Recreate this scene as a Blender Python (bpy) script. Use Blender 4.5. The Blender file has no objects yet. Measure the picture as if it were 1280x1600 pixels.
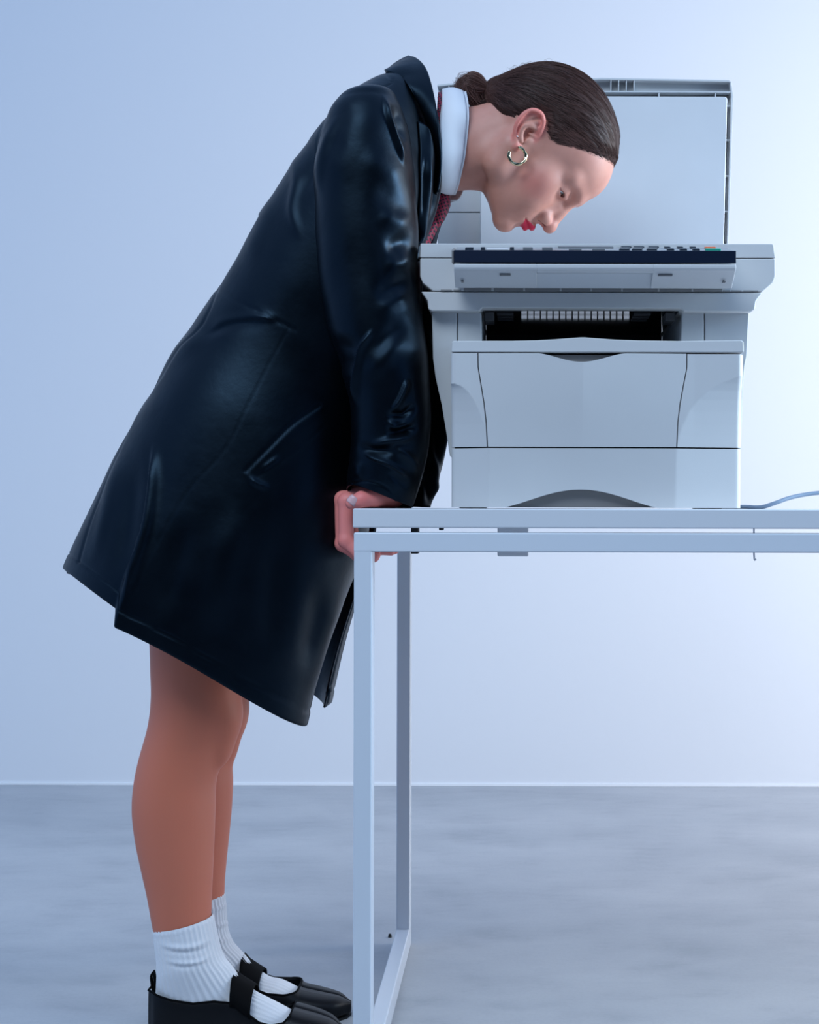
import bpy, bmesh, math, random
import numpy as np
from mathutils import Vector, Matrix
SC = bpy.context.scene
COL = SC.collection
random.seed(7); RNG = np.random.default_rng(7)

# ------------------------------------------------------------------ camera
F_PX, VX, VY, CAM_D, CAM_Z = 2375.0, 812.0, 792.0, 1.9, 0.7504   # focal length and vanishing point in pixels, metres
cam_data = bpy.data.cameras.new('camera')
cam = bpy.data.objects.new('camera', cam_data); COL.objects.link(cam)
cam_data.sensor_fit = 'HORIZONTAL'; cam_data.sensor_width = 36.0
cam_data.lens = F_PX / 1280.0 * 36.0
cam_data.shift_x = -(VX - 640.0) / 1280.0
cam_data.shift_y = (VY - 800.0) / 1280.0
cam_data.clip_start = 0.05
cam.matrix_world = Matrix.Translation((0, -CAM_D, CAM_Z)) @ Matrix.Rotation(math.radians(90), 4, 'X') @ Matrix.Rotation(math.radians(0.14), 4, 'Z')
SC.camera = cam

# ------------------------------------------------------------------ light
world = bpy.data.worlds.new('studio_ambient'); SC.world = world
world.use_nodes = True
bg = world.node_tree.nodes['Background']
bg.inputs[0].default_value = (0.30, 0.54, 1.0, 1); bg.inputs[1].default_value = 0.74

def area(name, loc, target, sx, sy, power, color, spread=180):
    l = bpy.data.lights.new(name, 'AREA'); l.shape = 'RECTANGLE'; l.size = sx; l.size_y = sy
    l.energy = power; l.color = color; l.spread = math.radians(spread)
    o = bpy.data.objects.new(name, l); COL.objects.link(o)
    o.location = loc
    o.rotation_euler = (Vector(target) - Vector(loc)).to_track_quat('-Z', 'Y').to_euler()
    return o
area('softbox_right', (2.25, 0.70, 1.35), (-0.25, 1.60, 0.75), 1.4, 2.1, 48, (1.0, 0.97, 0.92))
area('softbox_side', (2.2, -0.12, 1.5), (-0.15, 0.12, 1.0), 0.5, 1.1, 6.5, (0.55, 0.78, 1.0), 60)
area('softbox_top', (-1.0, -2.0, 3.2), (0.0, 0.0, 0.6), 2.2, 1.4, 27, (0.76, 0.89, 1.0), 120)

SC.view_settings.view_transform = 'Standard'; SC.view_settings.look = 'None'
SC.view_settings.gamma = 1.0; SC.view_settings.use_curve_mapping = False
SC.view_settings.exposure = 0.22

# ------------------------------------------------------------------ helpers
def P(px, py, Y):
    """World point at depth Y that the camera sees near pixel (px, py)."""
    s = (CAM_D + Y) / F_PX
    return np.array([(px - VX) * s, Y, CAM_Z - (py - VY) * s])
def XZ(px, py, Y):
    p = P(px, py, Y); return p[0], p[2]
def proj(p):
    s = F_PX / (CAM_D + p[..., 1])
    return VX + p[..., 0] * s, VY - (p[..., 2] - CAM_Z) * s

def link(name, mesh, mat=None, parent=None):
    o = bpy.data.objects.new(name, mesh); COL.objects.link(o)
    if mat is not None: mesh.materials.append(mat)
    if parent is not None: o.parent = parent
    return o
def tag(o, label=None, cat=None, group=None, kind=None):
    for k, v in (('label', label), ('category', cat), ('group', group), ('kind', kind)):
        if v: o[k] = v
    return o
def empty(name, loc=(0, 0, 0)):
    o = bpy.data.objects.new(name, None); COL.objects.link(o); o.location = loc; o.empty_display_size = .05
    return o
def mesh_np(name, V, Fq, mat=None, parent=None, smooth=True):
    me = bpy.data.meshes.new(name)
    V = np.asarray(V, dtype=np.float64).reshape(-1, 3)
    me.from_pydata(V.tolist(), [], Fq if isinstance(Fq, list) else Fq.tolist())
    me.update()
    if smooth: me.shade_smooth()
    return link(name, me, mat, parent)
def adopt(o, parent):
    """Parent while keeping the world position (parents are unrotated empties)."""
    o.parent = parent
    o.matrix_parent_inverse = Matrix.Translation(parent.location).inverted()
    return o
def fix_parents(root):
    for ch in root.children:
        ch.matrix_parent_inverse = Matrix.Translation(root.location).inverted()
def bevel(o, w=.002, seg=2, ang=40):
    m = o.modifiers.new('bevel', 'BEVEL'); m.width = w; m.segments = seg; m.limit_method = 'ANGLE'
    m.angle_limit = math.radians(ang); m.harden_normals = True
    o.data.shade_smooth()
    return o
def fixn(me):
    b = bmesh.new(); b.from_mesh(me); bmesh.ops.recalc_face_normals(b, faces=b.faces); b.to_mesh(me); b.free()
def solid(o, t, off=-1):
    m = o.modifiers.new('solid', 'SOLIDIFY'); m.thickness = t; m.offset = off; m.use_rim = True
    return o
def box(name, x0, x1, y0, y1, z0, z1, mat, parent=None, bw=.0015, seg=2):
    V = [(x, y, z) for x in (x0, x1) for y in (y0, y1) for z in (z0, z1)]
    Fq = [(0, 1, 3, 2), (4, 6, 7, 5), (0, 4, 5, 1), (2, 3, 7, 6), (0, 2, 6, 4), (1, 5, 7, 3)]
    o = mesh_np(name, V, Fq, mat, parent, False); fixn(o.data)
    if bw: bevel(o, bw, seg)
    return o
def pbox(name, a, b, Y0, Y1, mat, parent=None, bw=.0015):
    """Box whose front face (at depth Y0) spans pixels a..b."""
    x0, z1 = XZ(a[0], a[1], Y0); x1, z0 = XZ(b[0], b[1], Y0)
    return box(name, x0, x1, Y0, Y1, z0, z1, mat, parent, bw)
def prism(name, pts, Y0, Y1, mat, parent=None, bw=.0015, ref=None):
    """Outline in pixels (seen at depth ref or Y0), extruded straight back from Y0 to Y1."""
    q = [XZ(x, y, Y0 if ref is None else ref) for x, y in pts]; n = len(q)
    V = [(x, Y0, z) for x, z in q] + [(x, Y1, z) for x, z in q]
    Fq = [tuple(range(n)), tuple(range(2 * n - 1, n - 1, -1))] + [(i, (i + 1) % n, n + (i + 1) % n, n + i) for i in range(n)]
    o = mesh_np(name, V, Fq, mat, parent, False); fixn(o.data)
    if bw: bevel(o, bw, 2, 30)
    return o
def prism_x(name, yz, x0, x1, mat, parent=None, bw=.0015):
    n = len(yz)
    V = [(x0, y, z) for y, z in yz] + [(x1, y, z) for y, z in yz]
    Fq = [tuple(range(n)), tuple(range(2 * n - 1, n - 1, -1))] + [(i, (i + 1) % n, n + (i + 1) % n, n + i) for i in range(n)]
    o = mesh_np(name, V, Fq, mat, parent, False); fixn(o.data)
    if bw: bevel(o, bw, 2, 25)
    return o
def catmull(pts, n):
    """n points along a centripetal-like spline through pts (any dimension), evenly spaced by chord length."""
    pts = np.asarray(pts, float); m = len(pts)
    d = np.r_[0, np.cumsum(np.linalg.norm(np.diff(pts[:, :3] if pts.shape[1] >= 3 else pts, axis=0), axis=1) + 1e-9)]
    t = np.linspace(0, d[-1], n)
    return hermite(d, pts, t)
def hermite(d, pts, t):
    """Monotone-ish cubic (finite difference tangents limited) through (d, pts) at t."""
    d = np.asarray(d, float); pts = np.asarray(pts, float)
    if pts.ndim == 1: return hermite(d, pts[:, None], t)[:, 0]
    h = np.diff(d)[:, None]; s = np.diff(pts, axis=0) / h
    mt = np.zeros_like(pts); mt[0] = s[0]; mt[-1] = s[-1]
    if len(pts) > 2:
        a, b = s[:-1], s[1:]
        w1, w2 = h[:-1], h[1:]
        mt[1:-1] = (a * w2 + b * w1) / (w1 + w2)
    i = np.clip(np.searchsorted(d, t, side='right') - 1, 0, len(d) - 2)
    u = ((t - d[i]) / (d[i + 1] - d[i]))[:, None]; H = h[i]
    return ((2*u**3 - 3*u**2 + 1) * pts[i] + (u**3 - 2*u**2 + u) * H * mt[i] + (-2*u**3 + 3*u**2) * pts[i+1] + (u**3 - u**2) * H * mt[i+1])
def tube(name, pts, r, mat, parent=None, n=12, res=40, closed=False, smoothpath=True, squash=None):
    pts = np.asarray(pts, float)
    if smoothpath: pts = catmull(pts, res)
    m = len(pts); rr = np.full(m, r) if np.isscalar(r) else np.interp(np.linspace(0, 1, m), np.linspace(0, 1, len(r)), r)
    V, Fq = sweep(pts, rr, n, closed)
    return mesh_np(name, V, Fq, mat, parent)
def sweep(pts, rr, n=8, closed=False):
    m = len(pts)
    T = np.gradient(pts, axis=0)
    if closed: T = np.roll(pts, -1, 0) - np.roll(pts, 1, 0)
    T /= np.linalg.norm(T, axis=1)[:, None] + 1e-12
    up = np.array([0, 0, 1.]) if abs(T[0, 2]) < .9 else np.array([1., 0, 0])
    N = np.cross(T[0], up); N /= np.linalg.norm(N)
    V = []
    a = np.linspace(0, 2*np.pi, n, endpoint=False)
    for i in range(m):
        N = N - T[i] * N.dot(T[i]); N /= np.linalg.norm(N) + 1e-12
        Bn = np.cross(T[i], N)
        V.append(pts[i] + rr[i] * (np.cos(a)[:, None] * N + np.sin(a)[:, None] * Bn))
    V = np.concatenate(V)
    Fq = []
    L = m if closed else m - 1
    for i in range(L):
        j = (i + 1) % m
        for k in range(n):
            Fq.append((i*n + k, i*n + (k+1) % n, j*n + (k+1) % n, j*n + k))
    if not closed:
        Fq.append(tuple(range(n-1, -1, -1))); Fq.append(tuple(range((m-1)*n, m*n)))
    return V, Fq
def grid_faces(M, N, closed):
    i = np.arange(M - 1)[:, None]; j = np.arange(N if closed else N - 1)[None, :]
    j2 = (j + 1) % N
    return np.stack([i*N + j, i*N + j2, (i+1)*N + j2, (i+1)*N + j], -1).reshape(-1, 4)
def grid_normals(G, closed):
    du = np.gradient(G, axis=0)
    dv = (np.roll(G, -1, 1) - np.roll(G, 1, 1)) if closed else np.gradient(G, axis=1)
    n = np.cross(dv, du); n /= np.linalg.norm(n, axis=-1)[..., None] + 1e-12
    return n
def pdist(px, py, line):
    """Distance to a polyline in the picture plane, the position 0..1 along it, and the side (+ right of travel)."""
    line = np.asarray(line, float)
    seg = np.linalg.norm(np.diff(line, axis=0), axis=1); cum = np.r_[0, np.cumsum(seg)]
    best = np.full(px.shape, 1e9); tt = np.zeros(px.shape); sd = np.zeros(px.shape)
    for k in range(len(line) - 1):
        a, b = line[k], line[k+1]; d = b - a; L2 = d @ d
        t = np.clip(((px - a[0]) * d[0] + (py - a[1]) * d[1]) / L2, 0, 1)
        ex = px - a[0] - t * d[0]; ey = py - a[1] - t * d[1]
        dist = np.hypot(ex, ey); m = dist < best
        best[m] = dist[m]; tt[m] = ((cum[k] + t * seg[k]) / cum[-1])[m]
        sd[m] = np.sign(d[0] * ey - d[1] * ex)[m]
    return best, tt, sd
def smooth_line(line, n=24): return catmull(np.asarray(line, float), n)
def sstep(x): x = np.clip(x, 0, 1); return x * x * (3 - 2 * x)
def relief(px, py, items):
    """Sum of fold ridges (w, h) and seams laid along polylines; h in metres."""
    h = np.zeros(px.shape)
    for it in items:
        line = smooth_line(it[0]); w, a = it[1], it[2]; mode = it[3] if len(it) > 3 else 'fold'
        x0, x1 = line[:, 0].min() - 4*w, line[:, 0].max() + 4*w; y0, y1 = line[:, 1].min() - 4*w, line[:, 1].max() + 4*w
        m = (px > x0) & (px < x1) & (py > y0) & (py < y1)
        if not m.any(): continue
        d, t, s = pdist(px[m], py[m], line)
        if mode == 'fold': v = a * np.exp(-(d / w) ** 2) * sstep(np.minimum(t, 1 - t) * 2.6 + .02)
        elif mode == 'seam': v = a * np.exp(-(d / w) ** 2)
        elif mode == 'sharp':   # crisp on the right-of-travel side, soft on the other
            v = a * np.where(s > 0, np.exp(-(d / (w * .28)) ** 2), np.exp(-(d / w) ** 2)) * sstep(np.minimum(t, 1 - t) * 4 + .02)
        elif mode == 'step':    # raised on the left of travel, decaying over w
            v = a * np.where(s < 0, np.exp(-d / w), 0) * sstep(t * 2.2)
        h[m] += v
    return h

# ------------------------------------------------------------------ materials
MATS = {}
def mat(name, color, rough=.5, metal=0., spec=.5, **kw):
    m = bpy.data.materials.new(name); m.use_nodes = True
    b = m.node_tree.nodes['Principled BSDF']
    b.inputs['Base Color'].default_value = (*color, 1); b.inputs['Roughness'].default_value = rough
    b.inputs['Metallic'].default_value = metal; b.inputs['Specular IOR Level'].default_value = spec
    for k, v in kw.items(): b.inputs[k.replace('_', ' ')].default_value = v
    MATS[name] = m
    return m
def N(m, t, **kw):
    n = m.node_tree.nodes.new(t)
    for k, v in kw.items(): setattr(n, k, v)
    return n
def L(m, a, b): m.node_tree.links.new(a, b)
def bsdf(m): return m.node_tree.nodes['Principled BSDF']
def noise(m, scale, detail=3, rough=.5, vec=None, coord='Object'):
    if vec is None:
        tc = N(m, 'ShaderNodeTexCoord'); vec = tc.outputs[coord]
    n = N(m, 'ShaderNodeTexNoise'); n.inputs['Scale'].default_value = scale; n.inputs['Detail'].default_value = detail
    n.inputs['Roughness'].default_value = rough; L(m, vec, n.inputs['Vector'])
    return n
def ramp(m, fac, stops):
    r = N(m, 'ShaderNodeValToRGB'); L(m, fac, r.inputs[0])
    e = r.color_ramp.elements
    while len(e) < len(stops): e.new(.5)
    for k, (p, c) in enumerate(stops): e[k].position = p; e[k].color = (*c, 1) if len(c) == 3 else c
    return r
def bump(m, height, strength=.2, dist=.001, prev=None):
    b = N(m, 'ShaderNodeBump'); b.inputs['Strength'].default_value = strength; b.inputs['Distance'].default_value = dist
    L(m, height, b.inputs['Height'])
    if prev is not None: L(m, prev, b.inputs['Normal'])
    L(m, b.outputs[0], bsdf(m).inputs['Normal'])
    return b.outputs[0]
def mixc(m, fac, a, b):
    x = N(m, 'ShaderNodeMix', data_type='RGBA')
    if hasattr(fac, 'links') or not np.isscalar(fac): L(m, fac, x.inputs[0])
    else: x.inputs[0].default_value = fac
    for v, i in ((a, 6), (b, 7)):
        if isinstance(v, tuple): x.inputs[i].default_value = (*v, 1)
        else: L(m, v, x.inputs[i])
    return x.outputs[2]

# plastics of the copier
def plastic(name, c, r=.45):
    m = mat(name, c, r)
    n = noise(m, 900, 2); bump(m, n.outputs[0], .12, .0004)
    n2 = noise(m, 6, 3)
    rp = ramp(m, n2.outputs[0], [(.3, tuple(x * .97 for x in c)), (.7, tuple(min(1, x * 1.03) for x in c))]); L(m, rp.outputs[0], bsdf(m).inputs['Base Color'])
    return m
M_PLA = plastic('copier_plastic', (.58, .575, .57))
M_PLA2 = plastic('copier_plastic_lid', (.55, .56, .57))
M_PAD = plastic('lid_pad_white', (.60, .61, .63), .6)
M_PANEL = plastic('panel_grey', (.30, .31, .32))
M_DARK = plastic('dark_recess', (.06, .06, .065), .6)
M_GREY = plastic('grey_recess', (.22, .21, .205), .6)
M_NAVY = mat('navy_band', (.003, .009, .026), .4, 0, .2)
M_KEY = mat('dark_key', (.02, .03, .045), .4)
M_KEYG = mat('grey_key', (.16, .17, .18), .5)
M_KEYW = mat('pale_plate', (.62, .62, .62), .5)
M_ORANGE = mat('orange_key', (.75, .13, .03), .45)
M_GREEN = mat('green_key', (.01, .36, .24), .45)
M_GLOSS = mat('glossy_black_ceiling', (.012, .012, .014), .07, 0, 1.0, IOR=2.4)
M_GLASS = mat('platen_glass', (.03, .035, .035), .03)
M_RUBBER = mat('black_rubber', (.006, .006, .006), .7)
M_CABLE = mat('cable_grey_blue', (.20, .27, .36), .45)
# table
M_TOP = mat('table_top_white', (.66, .67, .69), .45)
n = noise(M_TOP, 700, 2); bump(M_TOP, n.outputs[0], .1, .0004)
M_STEEL = mat('table_steel_white', (.66, .69, .73), .38)
n = noise(M_STEEL, 500, 2); bump(M_STEEL, n.outputs[0], .1, .0004)
# room
M_WALL = mat('wall_paint', (.80, .81, .83), .75)
n = noise(M_WALL, 60, 4); bump(M_WALL, n.outputs[0], .08, .002)
M_BLACKOUT = mat('light_blocker_black', (.02, .02, .022), .9)
M_BASE = mat('baseboard_paint', (.90, .91, .92), .4)
M_FLOOR = mat('polished_concrete', (.42, .43, .44), .5)
def floor_nodes(m):
    tc = N(m, 'ShaderNodeTexCoord'); mp = N(m, 'ShaderNodeMapping'); mp.inputs['Scale'].default_value = (.8, 1.6, 1)
    L(m, tc.outputs['Object'], mp.inputs['Vector'])
    a = noise(m, 1.7, 6, .62, mp.outputs[0]); b = noise(m, 7, 6, .7, mp.outputs[0]); c = noise(m, 160, 3, .6, tc.outputs['Object'])
    r1 = ramp(m, a.outputs[0], [(.32, (.385, .40, .42)), (.5, (.455, .465, .48)), (.68, (.51, .515, .525))])
    r2 = ramp(m, b.outputs[0], [(.34, (.80, .81, .83)), (.47, (.95, .95, .96)), (.56, (1, 1, 1)), (.72, (.93, .94, .96))])
    x = N(m, 'ShaderNodeMix', data_type='RGBA', blend_type='MULTIPLY'); x.inputs[0].default_value = .8
    L(m, r1.outputs[0], x.inputs[6]); L(m, r2.outputs[0], x.inputs[7])
    r3 = ramp(m, c.outputs[0], [(.3, (.93, .93, .93)), (.6, (1, 1, 1))])
    y = N(m, 'ShaderNodeMix', data_type='RGBA', blend_type='MULTIPLY'); y.inputs[0].default_value = .7
    L(m, x.outputs[2], y.inputs[6]); L(m, r3.outputs[0], y.inputs[7])
    L(m, y.outputs[2], bsdf(m).inputs['Base Color'])
    rr = ramp(m, b.outputs[0], [(.3, (.45,)*3), (.7, (.62,)*3)]); L(m, rr.outputs[0], bsdf(m).inputs['Roughness'])
    bump(m, b.outputs[0], .05, .003)
floor_nodes(M_FLOOR)
# clothes
M_LEATHER = mat('black_leather', (.0007, .0011, .0019), .40, 0, .25, Specular_Tint=(.36, .66, 1.0, 1))
def leather_nodes(m):
    tc = N(m, 'ShaderNodeTexCoord')
    v = N(m, 'ShaderNodeTexVoronoi', feature='DISTANCE_TO_EDGE'); v.inputs['Scale'].default_value = 620; L(m, tc.outputs['Object'], v.inputs['Vector'])
    n1 = noise(m, 240, 3, .6, tc.outputs['Object']); n2 = noise(m, 22, 4, .55, tc.outputs['Object'])
    x = N(m, 'ShaderNodeMath', operation='ADD'); L(m, v.outputs['Distance'], x.inputs[0]); L(m, n1.outputs[0], x.inputs[1])
    p = bump(m, x.outputs[0], .07, .0005)
    bump(m, n2.outputs[0], .14, .006, p)
    r = ramp(m, n2.outputs[0], [(.3, (.34,)*3), (.7, (.45,)*3)]); L(m, r.outputs[0], bsdf(m).inputs['Roughness'])
leather_nodes(M_LEATHER)
M_SHOE = mat('black_shoe_leather', (.003, .0035, .005), .42, 0, .22)
n = noise(M_SHOE, 420, 3); bump(M_SHOE, n.outputs[0], .2, .0006)
M_ELASTIC = mat('black_elastic', (.002, .002, .0025), .8, 0, .1)
M_SHIRT = mat('white_shirt_cotton', (.68, .68, .71), .85)
n = noise(M_SHIRT, 900, 2); bump(M_SHIRT, n.outputs[0], .25, .0005)
M_SOCK = mat('white_sock_knit', (.76, .76, .78), .95)
n = noise(M_SOCK, 700, 3); bump(M_SOCK, n.outputs[0], .5, .001)
bsdf(M_SOCK).inputs['Sheen Weight'].default_value = .2
M_TIE = mat('crimson_check_tie', (.3, .01, .03), .6)
def tie_nodes(m):
    tc = N(m, 'ShaderNodeTexCoord'); mp = N(m, 'ShaderNodeMapping'); mp.inputs['Rotation'].default_value = (0, math.radians(20), 0)
    L(m, tc.outputs['Object'], mp.inputs['Vector'])
    w = []
    for d in ('X', 'Z'):
        k = N(m, 'ShaderNodeTexWave', wave_type='BANDS', bands_direction=d, wave_profile='SIN'); k.inputs['Scale'].default_value = 70
        k.inputs['Distortion'].default_value = 0; L(m, mp.outputs[0], k.inputs['Vector']); w.append(k)
    a = N(m, 'ShaderNodeMath', operation='MULTIPLY'); L(m, w[0].outputs['Fac'], a.inputs[0]); L(m, w[1].outputs['Fac'], a.inputs[1])
    r = ramp(m, a.outputs[0], [(.20, (.30, .010, .040)), (.30, (.010, .003, .008))]); L(m, r.outputs[0], bsdf(m).inputs['Base Color'])
    bump(m, a.outputs[0], .3, .0005)
tie_nodes(M_TIE)
M_GOLD = mat('polished_gold', (.78, .66, .40), .12, 1.0)
M_SILVER = mat('polished_silver', (.8, .8, .82), .15, 1.0)
M_HAIR = mat('dark_brown_hair', (.040, .018, .014), .5, 0, .2)
M_HAIR2 = mat('brown_hair_strand', (.150, .074, .062), .45, 0, .3)
M_SCLERA = mat('eye_white', (.62, .60, .60), .15)
M_IRIS = mat('brown_iris', (.03, .018, .012), .1)
M_NAIL = mat('pale_nail', (.68, .42, .42), .25)
M_SKIN = mat('skin', (.40, .19, .14), .48, 0, .45)
def skin_nodes(m):
    b = bsdf(m)
    b.inputs['Subsurface Weight'].default_value = .12; b.inputs['Subsurface Radius'].default_value = (1, .35, .2); b.inputs['Subsurface Scale'].default_value = .006
    def attr(nm):
        a = N(m, 'ShaderNodeAttribute'); a.attribute_name = nm; return a.outputs['Fac']
    n1 = noise(m, 26, 4, .6); n2 = noise(m, 900, 2)
    base = ramp(m, n1.outputs[0], [(.3, (.57, .250, .185)), (.7, (.65, .300, .225))]).outputs[0]
    c = mixc(m, attr('leg'), base, (.62, .175, .098))
    c = mixc(m, attr('blush'), c, (.78, .21, .17))
    c = mixc(m, attr('hand'), c, (.80, .24, .21))
    c = mixc(m, attr('knuckle'), c, (.78, .13, .12))
    c = mixc(m, attr('brow'), c, (.30, .15, .07))
    c = mixc(m, attr('lid'), c, (.22, .075, .065))
    c = mixc(m, attr('lips'), c, (.62, .004, .045))
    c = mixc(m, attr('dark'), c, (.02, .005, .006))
    L(m, c, b.inputs['Base Color'])
    r = N(m, 'ShaderNodeMapRange'); L(m, attr('lips'), r.inputs['Value']); r.inputs['To Min'].default_value = .5; r.inputs['To Max'].default_value = .4
    L(m, r.outputs[0], b.inputs['Roughness'])
    bump(m, n2.outputs[0], .12, .0004)
skin_nodes(M_SKIN)

# ------------------------------------------------------------------ room
WALL_Y = CAM_D / .465 - CAM_D
o = box('floor', -4, 4, -4.0, WALL_Y + .05, -.05, 0, M_FLOOR, None, 0); tag(o, 'grey polished concrete floor with cloudy marks', kind='structure')
o = box('wall_back', -4, 4, WALL_Y, WALL_Y + .1, 0, 3.2, M_WALL, None, 0); tag(o, 'plain white painted wall behind the table', kind='structure')
o = box('light_blocker_front', -4, 4, -4.1, -4.0, 0, 3.2, M_BLACKOUT, None, 0); tag(o, 'unseen dark panel added behind the camera to block ambient light', kind='structure')  # added out of view: blocks ambient light so the leather stays black
o = box('baseboard_back', -4, 4, WALL_Y - .004, WALL_Y, 0, .0075, M_BASE, None, .0008); tag(o, 'thin white strip along the foot of the wall', kind='structure')
# ------------------------------------------------------------------ table
S0 = CAM_D / F_PX
TX0 = (551.5 - VX) * S0; TX1 = TX0 + 1.60; TD = .71      # left and right ends, depth
LEGW = .0230; LEGD = .036
zt1 = P(0, 795, 0)[2]; zt0 = P(0, 825.3, 0)[2]; zb1 = P(0, 832.3, 0)[2]; zb0 = P(0, 863, 0)[2]
table = empty('table', (TX0 + .8, TD / 2, 0))
tag(table, 'long white table with square tube steel frame under the photocopier', 'table')
T0 = Vector(table.location)
def tb(name, x0, x1, y0, y1, z0, z1, m=M_STEEL, bw=.0022):
    o = box(name, x0, x1, y0, y1, z0, z1, m, None, bw, 3); return adopt(o, table)
tb('tabletop', TX0, TX1, 0, TD, zt0, zt1, M_TOP, .0018)
tb('front_beam', TX0 + .001, TX1, 0.0005, LEGD, zb0, zb1)
ry = TD - LEGD
for xa in (TX0 + .0012, TX1 - LEGW):
    tb('leg', xa, xa + LEGW, 0.001, LEGD, 0.0, zb0 + .004)
    tb('leg', xa, xa + LEGW, ry, TD, 0.0, zb1 - .017)
    tb('side_rail', xa, xa + LEGW, LEGD - .001, ry + .001, zb0 + .0005, zb1 - .018)
    tb('floor_rail', xa, xa + LEGW, LEGD - .001, ry + .001, 0.0, .0345)
# fittings between the tabletop and the frame
cx0, _ = XZ(778, 0, .36); cx1, _ = XZ(826, 0, .36)
o = tb('cross_support', cx0, cx1, .33, .39, P(0, 869.5, .33)[2], zt0 - .0003, M_STEEL)
for px, Y, w in ((649, .14, .010), (690, .20, .006)):
    x, _ = XZ(px, 0, Y)
    tb('mounting_pad', x - w / 2, x + w / 2, Y - .012, Y + .012, P(0, 865.2, Y)[2] if px < 660 else zb1, zt0 - .0003, M_RUBBER, .001)
x, _ = XZ(1178.5, 0, .25)
zh = P(0, 874, .25)[2]
o = tube('cable_hook', [(x, .25, zt0 - .0004), (x, .25, zh + .014), (x + .0005, .25, zh + .004), (x + .001, .25, zh), (x + .003, .251, zh + .001)], .0014, M_STEEL, None, 8, 24); adopt(o, table)

# ------------------------------------------------------------------ photocopier
YT = .05      # front of the cassette
copier = empty('photocopier', (float(XZ(933, 0, YT)[0]), .28, zt1))
tag(copier, 'pale grey desktop photocopier with its lid open on the white table', 'photocopier')
zc0 = zt1 + .0006
def cp(o, name=None): return adopt(o, copier)
def sub(o, par):
    o.parent = par
    o.matrix_parent_inverse = par.matrix_parent_inverse.copy() if False else (Matrix.Translation(copier.location)).inverted()
    o.matrix_parent_inverse = Matrix.Identity(4)
    # the part itself carries identity basis under the copier's inverse, so world equals local
    return o
SP = (CAM_D + YT) / F_PX
def panel(name, top, bot, left, right, yplan, nu, nv, thick, m, bw=0):
    """Moulded front panel: outline functions and depth in pixel units of the cassette plane, real thickness."""
    U = np.linspace(0, 1, nu); Vv = np.linspace(0, 1, nv)
    G = np.zeros((nv, nu, 3))
    for i, v in enumerate(Vv):
        for j, u in enumerate(U):
            yy = 0.
            # fixed point: x depends on y (side curves), y depends on x (top and bottom curves)
            y = 640.
            for _ in range(4):
                x = left(y) + (right(y) - left(y)) * u
                y = top(x) + (bot(x) - top(x)) * v
            G[i, j] = ((x - VX) * SP, yplan(x, y), CAM_Z - (y - VY) * SP)
    n = nu * nv
    B = G.copy(); B[..., 1] = np.maximum(G[..., 1] + thick, YT + thick * .9)
    V = np.concatenate([G.reshape(-1, 3), B.reshape(-1, 3)])
    f = grid_faces(nv, nu, False)
    Fq = [tuple(int(k) for k in r) for r in f] + [tuple(int(k) + n for k in r[::-1]) for r in f]
    ring = [j for j in range(nu)] + [i*nu + nu - 1 for i in range(1, nv)] + [(nv-1)*nu + j for j in range(nu-2, -1, -1)] + [i*nu for i in range(nv-2, 0, -1)]
    for a, b in zip(ring, ring[1:] + ring[:1]): Fq.append((a, n + a, n + b, b))
    o = mesh_np(name, V, Fq, m, None, True); fixn(o.data)
    o.data.set_sharp_from_angle(angle=math.radians(13))
    return cp(o)
lobeL = np.array([(590, 704), (600, 704.5), (601.5, 716), (606, 724), (614, 732), (626, 740), (642, 748), (662, 755), (680, 759), (700, 762.5), (800, 764)], float)
lobeR = np.array([(582, 1163), (586, 1160), (590, 1148), (598, 1128), (609, 1108), (624, 1091), (642, 1077), (662, 1067), (680, 1061), (700, 1057), (800, 1055)], float)
def yplan(x, y, crease=True):
    xl = np.interp(y, lobeL[:, 0], lobeL[:, 1]); xr = np.interp(y, lobeR[:, 0], lobeR[:, 1])
    Y = YT + max(0, xl - x) * .42 * SP + max(0, x - xr) * .20 * SP
    if x < 711: Y += (1 - math.sqrt(max(0, 1 - ((711 - x) / 7.2) ** 2))) * 8 * SP
    if x > 1153: Y += (1 - math.sqrt(max(0, 1 - ((x - 1153) / 9.2) ** 2))) * 14 * SP
    if crease: Y -= .0060 * max(0, 1 - abs(x - 910) / 175) * sstep((712 - y) / 180 + .25)
    return Y
def arch(x): # cassette finger recess
    t = np.clip((x - 785) / (1030 - 785), 0, 1)
    return 793.2 - 28.5 * np.sin(np.pi * t) ** 1.35
# cassette front and door pieces
panel('cassette_front', lambda x: 700.2, arch, lambda y: 704.2, lambda y: 1162.2, yplan, 200, 14, .012, M_PLA)
gL = np.array([(540, 746.2), (574, 746.6), (600, 751), (630, 756), (660, 759.5), (698, 761.5)], float)
gR = np.array([(540, 1073), (574, 1073), (600, 1068), (630, 1062.5), (660, 1059), (698, 1057.5)], float)
def scoop(x):
    t = np.clip((x - 838) / (978 - 838), 0, 1)
    return 552.2 + 13.5 * np.sin(np.pi * t) ** 1.7
gl = lambda y: np.interp(y, gL[:, 0], gL[:, 1]); gr = lambda y: np.interp(y, gR[:, 0], gR[:, 1])
panel('front_door', scoop, lambda x: 698, lambda y: gl(y) + .8, lambda y: gr(y) - .8, yplan, 180, 40, .010, M_PLA)
panel('corner_panel', lambda x: 552, lambda x: 698, lambda y: 704, lambda y: gl(y) - .8, yplan, 46, 90, .010, M_PLA)
panel('corner_panel', lambda x: 552.6, lambda x: 698, lambda y: gr(y) + .8, lambda y: 1162.5, yplan, 60, 90, .010, M_PLA)
# body behind the fronts
def pb(name, a, b, Y0, Y1, m=M_PLA, bw=.0015): return cp(pbox(name, a, b, Y0, Y1, m, None, bw))
def pr(name, pts, Y0, Y1, m=M_PLA, bw=.0015, ref=None): return cp(prism(name, pts, Y0, Y1, m, None, bw, ref))
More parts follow.
